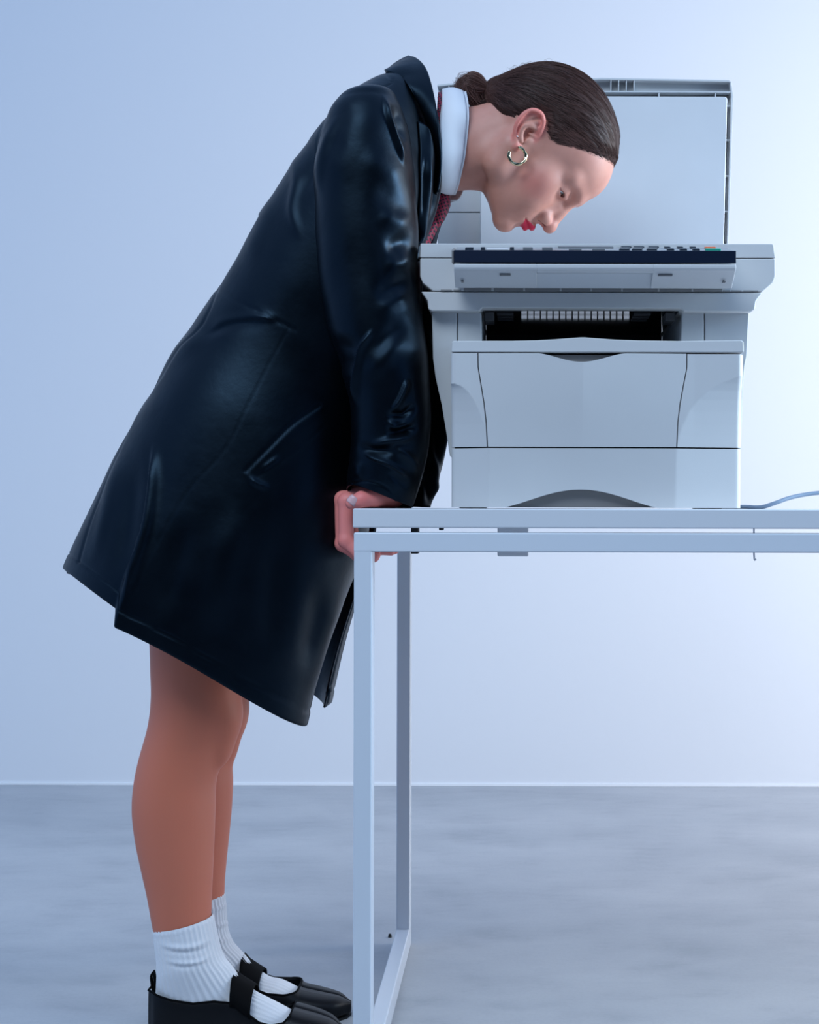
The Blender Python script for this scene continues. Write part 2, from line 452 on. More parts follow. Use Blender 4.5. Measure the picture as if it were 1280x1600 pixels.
# real-size positions measured at the cassette plane
pr('cassette_recess', [(770, 757), (1045, 757), (1045, 792.6), (770, 792.6)], YT + .0125, .46, M_GREY, .001, YT)
pr('cassette_body', [(707, 703), (1159, 703), (1159, 755), (1047, 755), (1047, 792.8), (768, 792.8), (768, 755), (707, 755)], YT + .028, .47, M_PLA, .001, YT)
pr('foot', [(716, 755), (760, 755), (760, 794.3), (716, 794.3)], YT + .03, YT + .06, M_RUBBER, .001, YT)
pr('foot', [(1090, 755), (1134, 755), (1134, 794.3), (1090, 794.3)], YT + .03, YT + .06, M_RUBBER, .001, YT)
pr('inner_body', [(709, 551), (1158, 551), (1158, 701.5), (709, 701.5)], YT + .026, .47, M_DARK, .001, YT)
pr('door_recess', [(825, 553), (992, 553), (992, 580), (825, 580)], YT + .0095, YT + .0175, M_GREY, .0005, YT)
# cover strip with its peaked top (the paper output tray)
top = [(705.5, 535), (708, 532.6), (800, 532.3), (838, 531.4), (866, 529.8), (890, 527.9), (907, 526.6), (913, 526.6), (930, 528), (960, 530), (1000, 531.3), (1060, 532), (1158, 530.4), (1161.5, 533)]
pr('output_tray', top + [(1162, 549.6), (1148, 549.8), (705, 550.2)], YT - .001, .40, M_PLA, .0018)
# side columns with a seam each
YC = .12
pr('side_column', [(674, 487.6), (713.4, 487.6), (713.4, 720), (703, 713), (697, 676), (690, 634), (680, 590), (676, 560)], YC, .47, M_PLA2, .0015)
pr('side_column', [(714.6, 488.6), (751.5, 488.6), (752.5, 560), (752.5, 600), (714.6, 600)], YC, .40, M_PLA2, .0015)
pr('side_column', [(1065.5, 486.6), (1099.6, 486.6), (1099.6, 600), (1060, 600), (1063, 540)], YC, .40, M_PLA2, .0015)
pr('side_column', [(1100.8, 486), (1170.5, 485.6), (1168.5, 520), (1166.8, 556), (1163.5, 572), (1161, 600), (1157, 716), (1100.8, 720)], YC, .47, M_PLA2, .0015)
# exit cavity: glossy ribbed ceiling, dark floor, rear wall with a slotted opening
zcl = P(0, 485.4, YC)[2]                                   # ceiling height
def xw(px): return XZ(px, 0, YC)[0]
CX0, CX1 = xw(752), xw(1064)
YR = .40
hx0, hx1 = -.0035, .1665 
hx0 = (815 - VX) * (CAM_D + .60) / F_PX; hx1 = (982 - VX) * (CAM_D + .60) / F_PX
# the opening in the rear wall is seen mirrored in the glossy ceiling
def zrow(py): return zcl - ((CAM_Z - (py - VY) * (CAM_D + YR) / F_PX) - zcl)
hx0 = (814 - VX) * (CAM_D + YR) / F_PX; hx1 = (983 - VX) * (CAM_D + YR) / F_PX
rows = [(481.5, 489.2), (490.6, 497.2)]
z_lo = zrow(484.5); z_mid0 = zrow(490.0); z_mid1 = zrow(492.2); z_hi = zrow(497.5); z_hi2 = zrow(509)
zfl = P(0, 553, YT)[2]
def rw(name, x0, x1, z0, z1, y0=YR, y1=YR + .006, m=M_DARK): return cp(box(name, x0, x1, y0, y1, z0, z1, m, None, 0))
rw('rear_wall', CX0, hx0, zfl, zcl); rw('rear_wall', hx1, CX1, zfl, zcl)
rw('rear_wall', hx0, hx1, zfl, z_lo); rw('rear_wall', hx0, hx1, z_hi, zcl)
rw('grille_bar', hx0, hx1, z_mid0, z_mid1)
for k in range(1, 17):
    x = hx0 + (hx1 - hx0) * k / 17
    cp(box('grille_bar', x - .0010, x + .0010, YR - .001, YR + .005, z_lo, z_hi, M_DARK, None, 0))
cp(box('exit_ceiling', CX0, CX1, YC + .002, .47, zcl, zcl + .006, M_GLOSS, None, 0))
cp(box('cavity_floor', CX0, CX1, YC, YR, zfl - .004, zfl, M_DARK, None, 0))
for k in range(18):   # fine moulded ribs hanging from the ceiling
    x = hx0 + (hx1 - hx0) * (k - .0) / 17 
for sx, w in ((CX0 + .004, .012), (CX1 - .020, .012)):
    o = box('exit_guide', sx, sx + w, YC + .01, YC + .06, zcl - .012, zcl - .0005, M_DARK, None, .001); cp(o)
for k in range(3):
    for xx in (CX0 + .020, CX1 - .060):
        cp(box('exit_louver', xx, xx + .022, YC + .03 + .03 * k, YC + .04 + .03 * k, zcl - .002, zcl - .0002, M_DARK, None, 0))

# scanner
YS = .10
pr('scanner_base', [(657, 456), (1191, 456), (1181, 470), (1179.5, 482.5), (1172, 486), (1068, 486.3), (1063, 481.6), (753, 481.6), (748, 486.5), (674, 486.5), (668.5, 483.5), (667, 470)], YS, .52, M_PLA, .002)
pr('scanner_body', [(655.5, 403.6), (1211, 403.0), (1211, 431), (1207, 441), (1190.5, 455.2), (676, 455.2), (659.5, 442), (655.5, 432)], YS, .53, M_PLA, .0018)
pr('scanner_top', [(656, 380.8), (1206, 380.0), (1208, 381.5), (1211, 402), (655.5, 402.6)], YS, .53, M_PLA, .0014)
x0, z0 = XZ(690, 379.6, YS); x1, _ = XZ(1176, 0, YS)
cp(box('platen_glass', x0, x1, YS + .09, .50, P(0, 381.0, YS)[2] - .003, P(0, 381.0, YS)[2] + .0002, M_GLASS, None, .0003))
# control panel, a wedge standing proud of the scanner front
YP = .022
xa, _ = XZ(708.5, 0, YP); xb, _ = XZ(1149.5, 0, YP)
def zz(py, Y=YP): return P(0, py, Y)[2]
YPB = .155
zback = P(0, 381.2, YPB)[2] - .001
slope = (zback - zz(391.3)) / (YPB - YP)
cp(prism_x('control_panel', [(YP + .0015, zz(392.2)), (YPB, zback), (YPB, zback - .012), (YP + .002, zz(409))], xa + .001, xb - .001, M_PANEL, None, .0008))
navy = cp(prism_x('navy_band', [(YP, zz(391.2)), (YP + .004, zz(391.2) + slope * .004), (YP + .004, zz(410)), (YP - .0004, zz(410))], xa, xb, M_NAVY, None, .0006))
cp(prism_x('navy_band_end', [(YP, zz(391.2)), (YP + .05, zz(391.2) + slope * .05), (YP + .05, zz(404)), (YP + .004, zz(410))], xa - .003, xa - .0003, M_GREY, None, .0006))
prof = [(YP + .003, zz(411)), (YP + .0, zz(413)), (YP + .0002, zz(418)), (YP + .002, zz(421.5)), (YP + .006, zz(424, YP + .006)), (YP + .022, zz(437, YP + .022)), (YP + .040, zz(450.0, YP + .040)), (YS + .01, zz(440, YS)), (YS + .01, zz(415, YS))]
def lower(name, x0, x1, pf): return cp(prism_x(name, pf, x0, x1, M_PLA, None, .0009))
gx0, _ = XZ(838, 0, YP + .02); gx1, _ = XZ(1018, 0, YP + .02)
def ix(px): return float(XZ(px, 0, YP)[0])
# left part, right part and the recessed grip between them
lower('panel_shell', xa, gx0, prof); lower('panel_shell', gx1, xb, prof)
up = [(YP + .003, zz(411)), (YP + .0, zz(413)), (YP + .0002, zz(418)), (YP + .002, zz(421.5)), (YP + .006, zz(424, YP + .006)), (YP + .0085, zz(426.5, YP + .0085)), (YS + .01, zz(425, YS)), (YS + .01, zz(415, YS))]
lower('panel_shell', gx0 - .0005, gx1 + .0005, up)
cp(prism_x('hand_grip', [(YP + .0165, zz(426.6, YP + .0165)), (YP + .024, zz(433, YP + .024)), (YP + .043, zz(450.0, YP + .043)), (YS, zz(440, YS)), (YS, zz(426, YS))], gx0 - .0005, gx1 + .0005, M_PLA2, None, .0006))
for px, w in ((788.5, 17), (1039, 22)):
    a, _ = XZ(px - w / 2, 0, YP + .01); b, _ = XZ(px + w / 2, 0, YP + .01)
    cp(box('panel_slot', a, b, YP + .0095, YP + .016, zz(430.6, YP + .011), zz(428.2, YP + .011), M_GREY, None, 0))
for px in (722, 1130):
    a, _ = XZ(px - 2, 0, YP + .025); b, _ = XZ(px + 2, 0, YP + .025)
    cp(box('panel_slot', a, b, YP + .019, YP + .03, zz(440.8, YP + .023), zz(439.4, YP + .023), M_GREY, None, 0))
# slots under the control panel
sl = [(724, 767), (771, 817), (820, 874), (877, 922), (925, 970), (973, 1027), (1030, 1080), (1083, 1128)]
for a, b in sl:
    cp(pbox('vent_slot', (a, 450.2), (b, 454.6), YS - .0015, YS + .004, M_GREY, None, 0))
for a, b in ((688, 705), (708, 720), (1129, 1140), (1142, 1158), (1161, 1184)):
    cp(pbox('vent_slot', (a, 452.8), (b, 454.4), YS - .0012, YS + .004, M_GREY, None, 0))
# seam shadows are real gaps: thin dark cores behind the joints
pr('inner_core', [(660, 400), (1207, 400), (1207, 405), (660, 405)], YS + .004, .52, M_DARK, 0)
# keys on the sloping panel top
def key(px0, px1, py, m, depth=.010, h=.0035, name='key', dx=0):
    # py: where the key's front foot shows; solve for its depth on the slope
    lo, hi = YP + .004, YPB - .012
    for _ in range(40):
        mid = (lo + hi) / 2
        z = zz(391.2) + slope * (mid - YP)
        y_img = VY - (z - CAM_Z) * F_PX / (CAM_D + mid)
        if y_img > py: lo = mid
        else: hi = mid
    Y = mid; z = zz(391.2) + slope * (Y - YP)
    a, _ = XZ(px0, 0, Y); b, _ = XZ(px1, 0, Y)
    ty = np.array([0, 1, slope]); ty /= np.linalg.norm(ty); tz = np.array([0, -slope, 1]); tz /= np.linalg.norm(tz)
    o0 = np.array([0, Y, z]) - tz * .001
    V = []
    for x in (a, b):
        for q in (0, depth):
            for r in (0, h*.62 + .001):
                V.append(np.array([x + (dx if q else 0), 0, 0]) + o0 + ty * q + tz * r)
    Fq = [(0, 1, 3, 2), (4, 6, 7, 5), (0, 4, 5, 1), (2, 3, 7, 6), (0, 2, 6, 4), (1, 5, 7, 3)]
    o = mesh_np(name, V, Fq, m, None, False); fixn(o.data); bevel(o, .0006, 2)
    return cp(o)
key(726, 739, 390.6, M_KEY, .012, .0045); key(750.5, 757, 390.2, M_KEY, .012, .0045)
key(759, 794, 390.4, M_KEYW, .016, .0020, 'indicator_plate'); key(796, 802.5, 390.0, M_KEY, .012, .0045)
key(816.5, 832, 390, M_KEYG, .014, .0042); key(846.5, 863, 390, M_KEYG, .014, .0042)
key(872, 958, 387.2, M_KEYG, .024, .0024, 'display'); key(888, 908, 390.2, M_KEYG, .006, .0020); key(925, 945, 390.2, M_KEYG, .006, .0020)
for i, px in enumerate((967, 986, 1008)):
    for j, py in enumerate((390.2, 388.2, 386.3)):
        key(px + j * 1.5 + i, px + 16 + j * 1.5 + i, py, M_KEY if j != 1 else M_KEYG, .008, .0022)
for px in (1038, 1058, 1078): 
    key(px + 4, px + 15, 390.2, M_KEY, .012, .0030); key(px, px + 9, 387.2, M_KEY, .012, .0030)
key(1102, 1126, 390.2, M_GREEN, .010, .0028); key(1101, 1118, 387.4, M_ORANGE, .010, .0028)

# lid standing open
YL = .545
def lx(px): return XZ(px, 0, YL)[0]
def lz(py): return XZ(0, py, YL)[1]
def ltop(x): # gently bowed top edge
    return np.interp(x, [682, 700, 940, 1137, 1140.5], [133.5, 131.5, 122.2, 125.2, 128])
tops = [(x, float(ltop(x))) for x in (682, 700, 780, 860, 940, 1010, 1080, 1137, 1140.5)]
pr('lid_shell', tops + [(1144, 150), (1134, 450), (684, 450)], YL + .012, YL + .050, M_PLA2, .002, YL)
topb = [(x, y + 21) for x, y in tops]
rim = lambda pts, n='lid_rim': pr(n, pts, YL - .004, YL + .014, M_PLA2, .0008, YL)
# raised rim: top band, its ribs, outer right wall
rim([(x, y) for x, y in tops] + [(1140.5, 130), (1140.3, 131.5)] + [(x, float(ltop(x)) + 3.2) for x in (1137, 1080, 1010, 940, 860, 780, 700, 682)])
rim([(682, 152), (700, 150.6), (940, 142.5), (1139.5, 143), (1139.5, 145.2), (940, 145), (700, 153), (682, 154.5)])
rim([(1138, 128), (1141, 128), (1144, 150), (1135.0, 449), (1132.8, 449), (1140.5, 150)])
for px in (953, 965, 977, 989, 700, 712, 724): pr('lid_rib', [(px - .7, ltop(px) + 1), (px + .7, ltop(px) + 1), (px + .7, 145 if px > 900 else 152), (px - .7, 145 if px > 900 else 152)], YL - .003, YL + .013, M_PLA2, .0003, YL)
for px in (1028, 1116): pr('lid_rib', [(px - .9, 143), (px + .9, 143), (px + .9, 160), (px - .9, 160)], YL - .003, YL + .013, M_PLA2, .0003, YL)
for py in (165.5, 218.5, 274.5, 330, 386): pr('lid_rib', [(1120, py - .8), (1141 - .025*(py - 165), py - .8), (1141 - .025*(py - 165), py + .8), (1120, py + .8)], YL - .003, YL + .013, M_PLA2, .0003, YL)
pr('lid_recess', [(684, 146), (1138, 146), (1131, 448), (684, 448)], YL + .0105, YL + .014, M_GREY, 0, YL)
# white pressing pad and the plain left part of the lid
def rrect(x0, y0, x1, y1, r, n=6, skew=0):
    pts = []
    for cx, cy, a0 in ((x1 - r, y0 + r, -90), (x1 - r, y1 - r, 0), (x0 + r, y1 - r, 90), (x0 + r, y0 + r, 180)):
        for k in range(n + 1):
            a = math.radians(a0 + 90 * k / n); px, py = cx + r * math.cos(a), cy + r * math.sin(a)
            pts.append((px + skew * (py - y0) * (1 if px > (x0 + x1) / 2 else 0), py))
    return pts
pr('pressing_pad', rrect(749.5, 154.5, 1133, 441, 5, 6, -.021), YL - .018, YL + .011, M_PAD, .002, YL)
pr('lid_side_panel', rrect(683, 150, 750.5, 331.6, 2), YL - .002, YL + .012, M_PLA2, .001, YL)
pr('lid_side_panel', rrect(683, 333, 750.5, 448, 2), YL - .002, YL + .012, M_PLA2, .001, YL)
for px in (735, 1085): pr('lid_hinge', [(px - 14, 440), (px + 14, 440), (px + 14, 458), (px - 14, 458)], YL - .020, YL + .034, M_PLA2, .002, YL)

# power cable rising off the table behind the copier
cy = .46
pts = [P(1075, 770, .474), P(1078, 774, .500), P(1095, 791, .505), P(1125, 792.2, .50), P(1165, 792.2, cy + .02), P(1193, 791.8, cy), P(1210, 785.5, cy), P(1232, 777.5, cy + .01), P(1252, 772.8, cy + .02), P(1285, 768.5, cy + .03), P(1330, 768, cy + .04), P(1400, 779, cy + .06), P(1450, 791.5, cy + .08), P(1480, 792.0, cy + .09)]
pts = [np.array([p[0], p[1], max(p[2], zt1 + .0034)]) for p in pts]
o = tube('power_cable', pts, .0032, M_CABLE, None, 12, 90); tag(o, 'grey power cable arching off the tabletop behind the copier', 'cable')
# a small dark peg in the floor by the table's rear leg
p = P(611, 1465, 0); s = CAM_Z / (1465 - VY) * F_PX - CAM_D
x = (611 - VX) * (CAM_D + s) / F_PX
bm = bmesh.new(); bmesh.ops.create_cone(bm, cap_ends=True, segments=14, radius1=.0035, radius2=.0022, depth=.006, matrix=Matrix.Translation((x, s, .003)))
me = bpy.data.meshes.new('floor_plug'); bm.to_mesh(me); bm.free()
o = link('floor_plug', me, M_RUBBER); tag(o, 'tiny dark plug on the concrete beside the table\'s far leg', 'plug')
# ------------------------------------------------------------------ body by signed distances on one stretched grid
YC0 = .285                       # middle plane of the figure
class Field:
    """Rectilinear grid of signed distances; primitives blend in inside their own boxes."""
    def __init__(s, xs, ys, zs):
        s.ax = [np.asarray(a, np.float32) for a in (xs, ys, zs)]
        s.D = np.full((len(xs), len(ys), len(zs)), 1.0, np.float32)
    def sl(s, lo, hi):
        return tuple(slice(max(0, int(np.searchsorted(a, l)) - 2), min(len(a), int(np.searchsorted(a, h)) + 3)) for a, l, h in zip(s.ax, lo, hi))
    def pts(s, q):
        return np.stack(np.meshgrid(*[a[k] for a, k in zip(s.ax, q)], indexing='ij'), -1)
    def add(s, prim, k=.006, op='u'):
        f, lo, hi = prim; m = k + .012
        q = s.sl(np.asarray(lo) - m, np.asarray(hi) + m)
        if any(t.stop <= t.start for t in q): return
        d = f(s.pts(q)).astype(np.float32); A = s.D[q]
        if op == 'u': h = np.maximum(k - np.abs(A - d), 0) / k; s.D[q] = np.minimum(A, d) - h*h*k*.25
        elif op == 's': d = -d; h = np.maximum(k - np.abs(A - d), 0) / k; s.D[q] = np.maximum(A, d) + h*h*k*.25
    def mesh(s):
        D = s.D; nx, ny, nz = D.shape
        S = D < 0
        c = np.zeros((nx-1, ny-1, nz-1), np.uint8)
        for a in (0, 1):
            for b in (0, 1):
                for e in (0, 1): c += S[a:nx-1+a, b:ny-1+b, e:nz-1+e]
        act = np.argwhere((c > 0) & (c < 8)); idx = np.full(c.shape, -1, np.int32); idx[tuple(act.T)] = np.arange(len(act))
        acc = np.zeros((len(act), 3)); cnt = np.zeros(len(act))
        cor = [(a, b, e) for a in (0, 1) for b in (0, 1) for e in (0, 1)]
        for i, p in enumerate(cor):
            for p2 in cor[i+1:]:
                if sum(abs(x - y) for x, y in zip(p, p2)) != 1: continue
                d0 = D[tuple((act + p).T)]; d1 = D[tuple((act + p2).T)]
                m = (d0 < 0) != (d1 < 0)
                t = np.where(m, d0 / np.where(m, d0 - d1, 1), 0)
                for k in range(3):
                    a0 = s.ax[k][act[:, k] + p[k]]; a1 = s.ax[k][act[:, k] + p2[k]]
                    acc[:, k] += np.where(m, a0 + (a1 - a0) * t, 0)
                cnt += m
        V = acc / cnt[:, None]; Q = []
        for k in range(3):
            o = [0, 0, 0]; o[k] = 1; u, v = (k + 1) % 3, (k + 2) % 3
            A = S[tuple(slice(0, n - oo) for n, oo in zip(S.shape, o))]; B = S[tuple(slice(oo, n) for n, oo in zip(S.shape, o))]
            e = np.argwhere(A != B)
            e = e[(e[:, u] > 0) & (e[:, v] > 0) & (e[:, u] < S.shape[u] - 1) & (e[:, v] < S.shape[v] - 1)]
            fl = A[tuple(e.T)]
            du = np.zeros(3, int); du[u] = 1; dv = np.zeros(3, int); dv[v] = 1
            q = np.stack([idx[tuple((e - du - dv).T)], idx[tuple((e - dv).T)], idx[tuple(e.T)], idx[tuple((e - du).T)]], -1)
            q[~fl] = q[~fl][:, ::-1]; Q.append(q)
        return V, np.concatenate(Q)
def axis_points(lo, hi, coarse, fine):
    """Grid line positions: coarse steps, with finer steps inside the (a, b, step) bands."""
    p = [lo]
    while p[-1] < hi:
        x = p[-1]; st = coarse
        for a, b, f in fine:
            if a - coarse <= x < b: st = min(st, f if x >= a - f else max(f, min(coarse, a - x)))
        p.append(x + st)
    return p
def ell(c, r, R=None):
    c = np.asarray(c, float); r = np.asarray(r, float); R = np.eye(3) if R is None else np.asarray(R)
    e = np.abs(R.T) @ r if R is not None else r
    def f(p):
        q = (p - c) @ R.T
        k0 = np.sqrt((q / r) ** 2 @ np.ones(3)); k1 = np.sqrt((q / r**2) ** 2 @ np.ones(3))
        return k0 * (k0 - 1) / np.maximum(k1, 1e-6)
    return f, c - e, c + e
def cone(a, b, r1, r2):
    a = np.asarray(a, float); b = np.asarray(b, float); d = b - a; L2 = d @ d
    def f(p):
        t = np.clip((p - a) @ d / L2, 0, 1)
        q = p - a - t[..., None] * d
        return np.sqrt((q * q).sum(-1)) - (r1 + (r2 - r1) * t)
    return f, np.minimum(a - r1, b - r2), np.maximum(a + r1, b + r2)
def zlimb(zs, cx, cy, rx, ry):
    """Upright limb with elliptical sections given down a list of heights."""
    zs = np.asarray(zs, float)
    def f(p):
        z = np.clip(p[..., 2], zs[0], zs[-1])
        x, y, a, b = (np.interp(z, zs, v) for v in (cx, cy, rx, ry))
        q = np.sqrt(((p[..., 0] - x) / a) ** 2 + ((p[..., 1] - y) / b) ** 2)
        d = (q - 1) * np.minimum(a, b)
        return np.maximum(d, np.maximum(zs[0] - p[..., 2], p[..., 2] - zs[-1]))
    lo = np.array([min(np.subtract(cx, rx)), min(np.subtract(cy, ry)), zs[0]]); hi = np.array([max(np.add(cx, rx)), max(np.add(cy, ry)), zs[-1]])
    return f, lo, hi

# head frame: origin at the chin, f towards the face, u towards the crown, s towards the camera
HO = P(785, 360, YC0)
EU = np.array([.910, 0, .4146]); EF = np.array([.4146, 0, -.910]); ES = np.array([0, -1., 0])
HR = np.stack([EF, EU, ES])          # rows: local axes in world
def H(f, u, s=0.): return HO + f*EF + u*EU + s*ES
def tohead(p): return (p - HO) @ HR.T
def hel(c, r, tilt=0., yaw=0., roll=0.):
    """Ellipsoid in head axes; tilt about s, yaw about u, roll about f (degrees)."""
    t, y, w = (math.radians(v) for v in (tilt, yaw, roll))
    Rs = np.array([[math.cos(t), math.sin(t), 0], [-math.sin(t), math.cos(t), 0], [0, 0, 1]])
    Ru = np.array([[math.cos(y), 0, math.sin(y)], [0, 1, 0], [-math.sin(y), 0, math.cos(y)]])
    Rf = np.array([[1, 0, 0], [0, math.cos(w), math.sin(w)], [0, -math.sin(w), math.cos(w)]])
    return ell(H(*c), r, Rs @ Ru @ Rf @ HR)
def hcone(a, b, r1, r2): return cone(H(*a), H(*b), r1, r2)

CR = ((-.0965, .1200, 0), (.0935, .0855, .0715))
def skull(F):
    F.add(hel(*CR), .01)
    F.add(hel((-.048, .138, 0), (.0560, .047, .056)), .03)          # forehead
    F.add(hel((-.124, .102, 0), (.050, .056, .058)), .03)          # occiput
def face(F):
    skull(F)
    F.add(hel((-.050, .070, 0), (.050, .062, .056)), .02)           # face block
    F.add(hel((-.040, .032, 0), (.040, .034, .040)), .02)           # jaw mass
    for s in (-1, 1):
        F.add(hcone((-.012, .0085, .010*s), (-.078, .030, .049*s), .0125, .0155), .018)   # jaw line
        F.add(hcone((-.078, .030, .049*s), (-.094, .072, .060*s), .0155, .013), .02)      # jaw branch
        F.add(hel((-.033, .078, .044*s), (.019, .020, .019)), .022)                      # cheekbone
        F.add(hel((-.026, .052, .030*s), (.022, .026, .021)), .022)                      # cheek
        F.add(hcone((.0010, .1150, .012*s), (-.0185, .1175, .046*s), .0098, .0080), .014)    # brow ridge
    F.add(hel((-.0125, .0075, 0), (.0125, .0115, .0155)), .012)            # chin
    F.add(hel((-.012, .038, 0), (.0185, .020, .024)), .014)         # muzzle
    for s in (-1, 1): F.add(hel((.0040, .0985, .033*s), (.0125, .0125, .0165)), .014, 's')   # eye sockets
    # nose
    F.add(hcone((.0045, .1030, 0), (.0195, .0680, 0), .0072, .0082), .008)
    F.add(hel((.0225, .0630, 0), (.0100, .0098, .0100)), .007)
    F.add(hcone((.012, .0580, 0), (.003, .0520, 0), .0055, .0062), .006)   # septum
    for s in (-1, 1):
        F.add(hel((.0105, .0605, .0120*s), (.0112, .0090, .0068), 14), .0035)
        F.add(hcone((.002, .082, .004*s), (.004, .064, .012*s), .007, .006), .010)
    for s in (-1, 1):
        F.add(hel((.0165, .0535, .0100*s), (.0080, .0046, .0040), -6, -6*s, 0), .0018, 's')  # nostrils
    # mouth
    F.add(hcone((.0050, .0475, -.0045), (.0050, .0475, .0045), .0042, .0042), .007)
    for s in (-1, 1):
        F.add(hcone((.0122, .0398, .0035*s), (-.0055, .0365, .0235*s), .0056, .0024), .0035)   # upper lip
        F.add(hcone((.0078, .0294, .0030*s), (-.0058, .0340, .0225*s), .0060, .0024), .0035)   # lower lip
    F.add(hcone((.0185, .0346, -.001), (-.0015, .0350, .0250), .0012, .0009), .0018, 's')
    F.add(hcone((.0185, .0346, .001), (-.0015, .0350, -.0250), .0012, .0009), .0018, 's')
    F.add(hcone((.0082, .0205, -.010), (.0082, .0205, .010), .0040, .0040), .009, 's')
    # eyelids over the eyeballs, slit nearly closed
    for s in (-1, 1):
        F.add(ell(EYE(s), (.0132, .0132, .0132)), .005)
        F.add(hcone((-.0030, .0985, .0215*s), (-.0085, .1015, .0300*s), .0044, .0050), .008)      # upper lid fullness
        for k in range(9):
            t = (k - 4) / 4.
            a = t * .72 * s + .12 * s
            c = H(EYEL[0] + .0125*math.cos(a), EYEL[1] - .0030 + .0012*(1 - t*t), s*EYEL[2] + .0125*math.sin(a))
            F.add(ell(c, (.0032, .0032, .0032)[:3] if False else (.0026 - .0012*abs(t)**2,)*3), .0012, 's')
EYEL = (-.0175, .0972, .0325)
def EYE(s): return H(EYEL[0], EYEL[1], s*EYEL[2])
# ear on each side, drawn in the ear plane
def ear(F, s):
    # a: along the ear from lobe to top, b: across (back to front)
    lobe = np.array([-.0845, .0585]); topp = np.array([-.1128, .1062])
    ea = topp - lobe; Ln = np.linalg.norm(ea); ea /= Ln; eb = np.array([-ea[1], ea[0]]) * -1.0   # towards the face
    if eb[0] < 0: eb = -eb
    def E(a, b, c):
        q = lobe + ea*a*Ln + eb*b
        base = .0615 + .006*a
        return np.array([q[0], q[1], s*(base + c)])
    rimp = [(.40, .0120, -.003), (.56, .0140, .003), (.78, .0135, .009), (.95, .0090, .013), (1.02, .0020, .0145), (.97, -.0085, .0160), (.82, -.0145, .0165), (.62, -.0165, .0165), (.42, -.0150, .0145), (.25, -.0100, .0115), (.10, -.0050, .0080)]
    rp = catmull([E(*q) for q in rimp], 26)
    # shell plate
    c = E(.56, -.0005, .0050)
    R = np.stack([np.array([ea[0], ea[1], 0]), np.array([eb[0], eb[1], 0]), np.array([0, 0, 1.])])
    tilt = math.radians(24) * s
    Rt = np.array([[1, 0, 0], [0, math.cos(tilt), -math.sin(tilt)], [0, math.sin(tilt), math.cos(tilt)]]) if True else np.eye(3)
    for q in rp[2:]: F.add(hcone(q - np.array([0, 0, .0012*s]), E(.50, .002, .0035), .0026, .0040), .002)
    F.add(ell(H(*E(.62, .004, -.004)), (.018, .010, .010), R @ HR), .006)
    for i in range(len(rp) - 1):
        r = np.interp(i, [0, 3, 8, 18, 25], [.0030, .0032, .0036, .0034, .0034]); F.add(hcone(rp[i], rp[i+1], r, r), .0025)
    F.add(hel(tuple(E(.05, -.0010, .0105)), (.0062, .0070, .0040)), .003)          # lobe
    F.add(hcone(E(.18, -.006, .0120), E(.04, -.002, .0110), .0036, .0048), .003)
    # hollow between rim and antihelix, concha
    F.add(ell(H(*E(.80, .0045, .0140)), (.0085, .0062, .0046), R @ HR), .004, 's')
    sc = catmull([E(*q) for q in ((.93, .004, .0170), (.86, -.0080, .0185), (.66, -.0108, .0190), (.46, -.0100, .0170), (.34, -.0075, .0150))], 14)
    for i in range(13): F.add(hcone(sc[i], sc[i+1], .0022, .0022), .003, 's')
    F.add(ell(H(*E(.46, .0025, .0130)), (.0110, .0070, .0080), R @ HR), .004, 's')
    F.add(ell(H(*E(.28, .0025, .0120)), (.0080, .0036, .0060), R @ HR), .003, 's')
    ah = catmull([E(*q) for q in ((.70, .0090, .0080), (.66, .0010, .0125), (.58, -.0055, .0150), (.44, -.0062, .0140), (.30, -.0030, .0125), (.22, .0015, .0110))], 16)
    for i in range(15): F.add(hcone(ah[i], ah[i+1], .0025, .0025), .003)
    ah = catmull([E(*q) for q in ((.90, .0080, .0075), (.78, .0030, .0105), (.66, -.0030, .0135))], 8)
    for i in range(7): F.add(hcone(ah[i], ah[i+1], .0020, .0022), .004)
    F.add(hel(tuple(E(.35, .0080, .0055)), (.0040, .0055, .0040)), .004)            # tragus
    F.add(hcone(E(.52, .012, .006), E(.49, .004, .009), .0024, .0018), .003)       # crus of the helix
    return E, rp, E(.05, -.001, .0105)

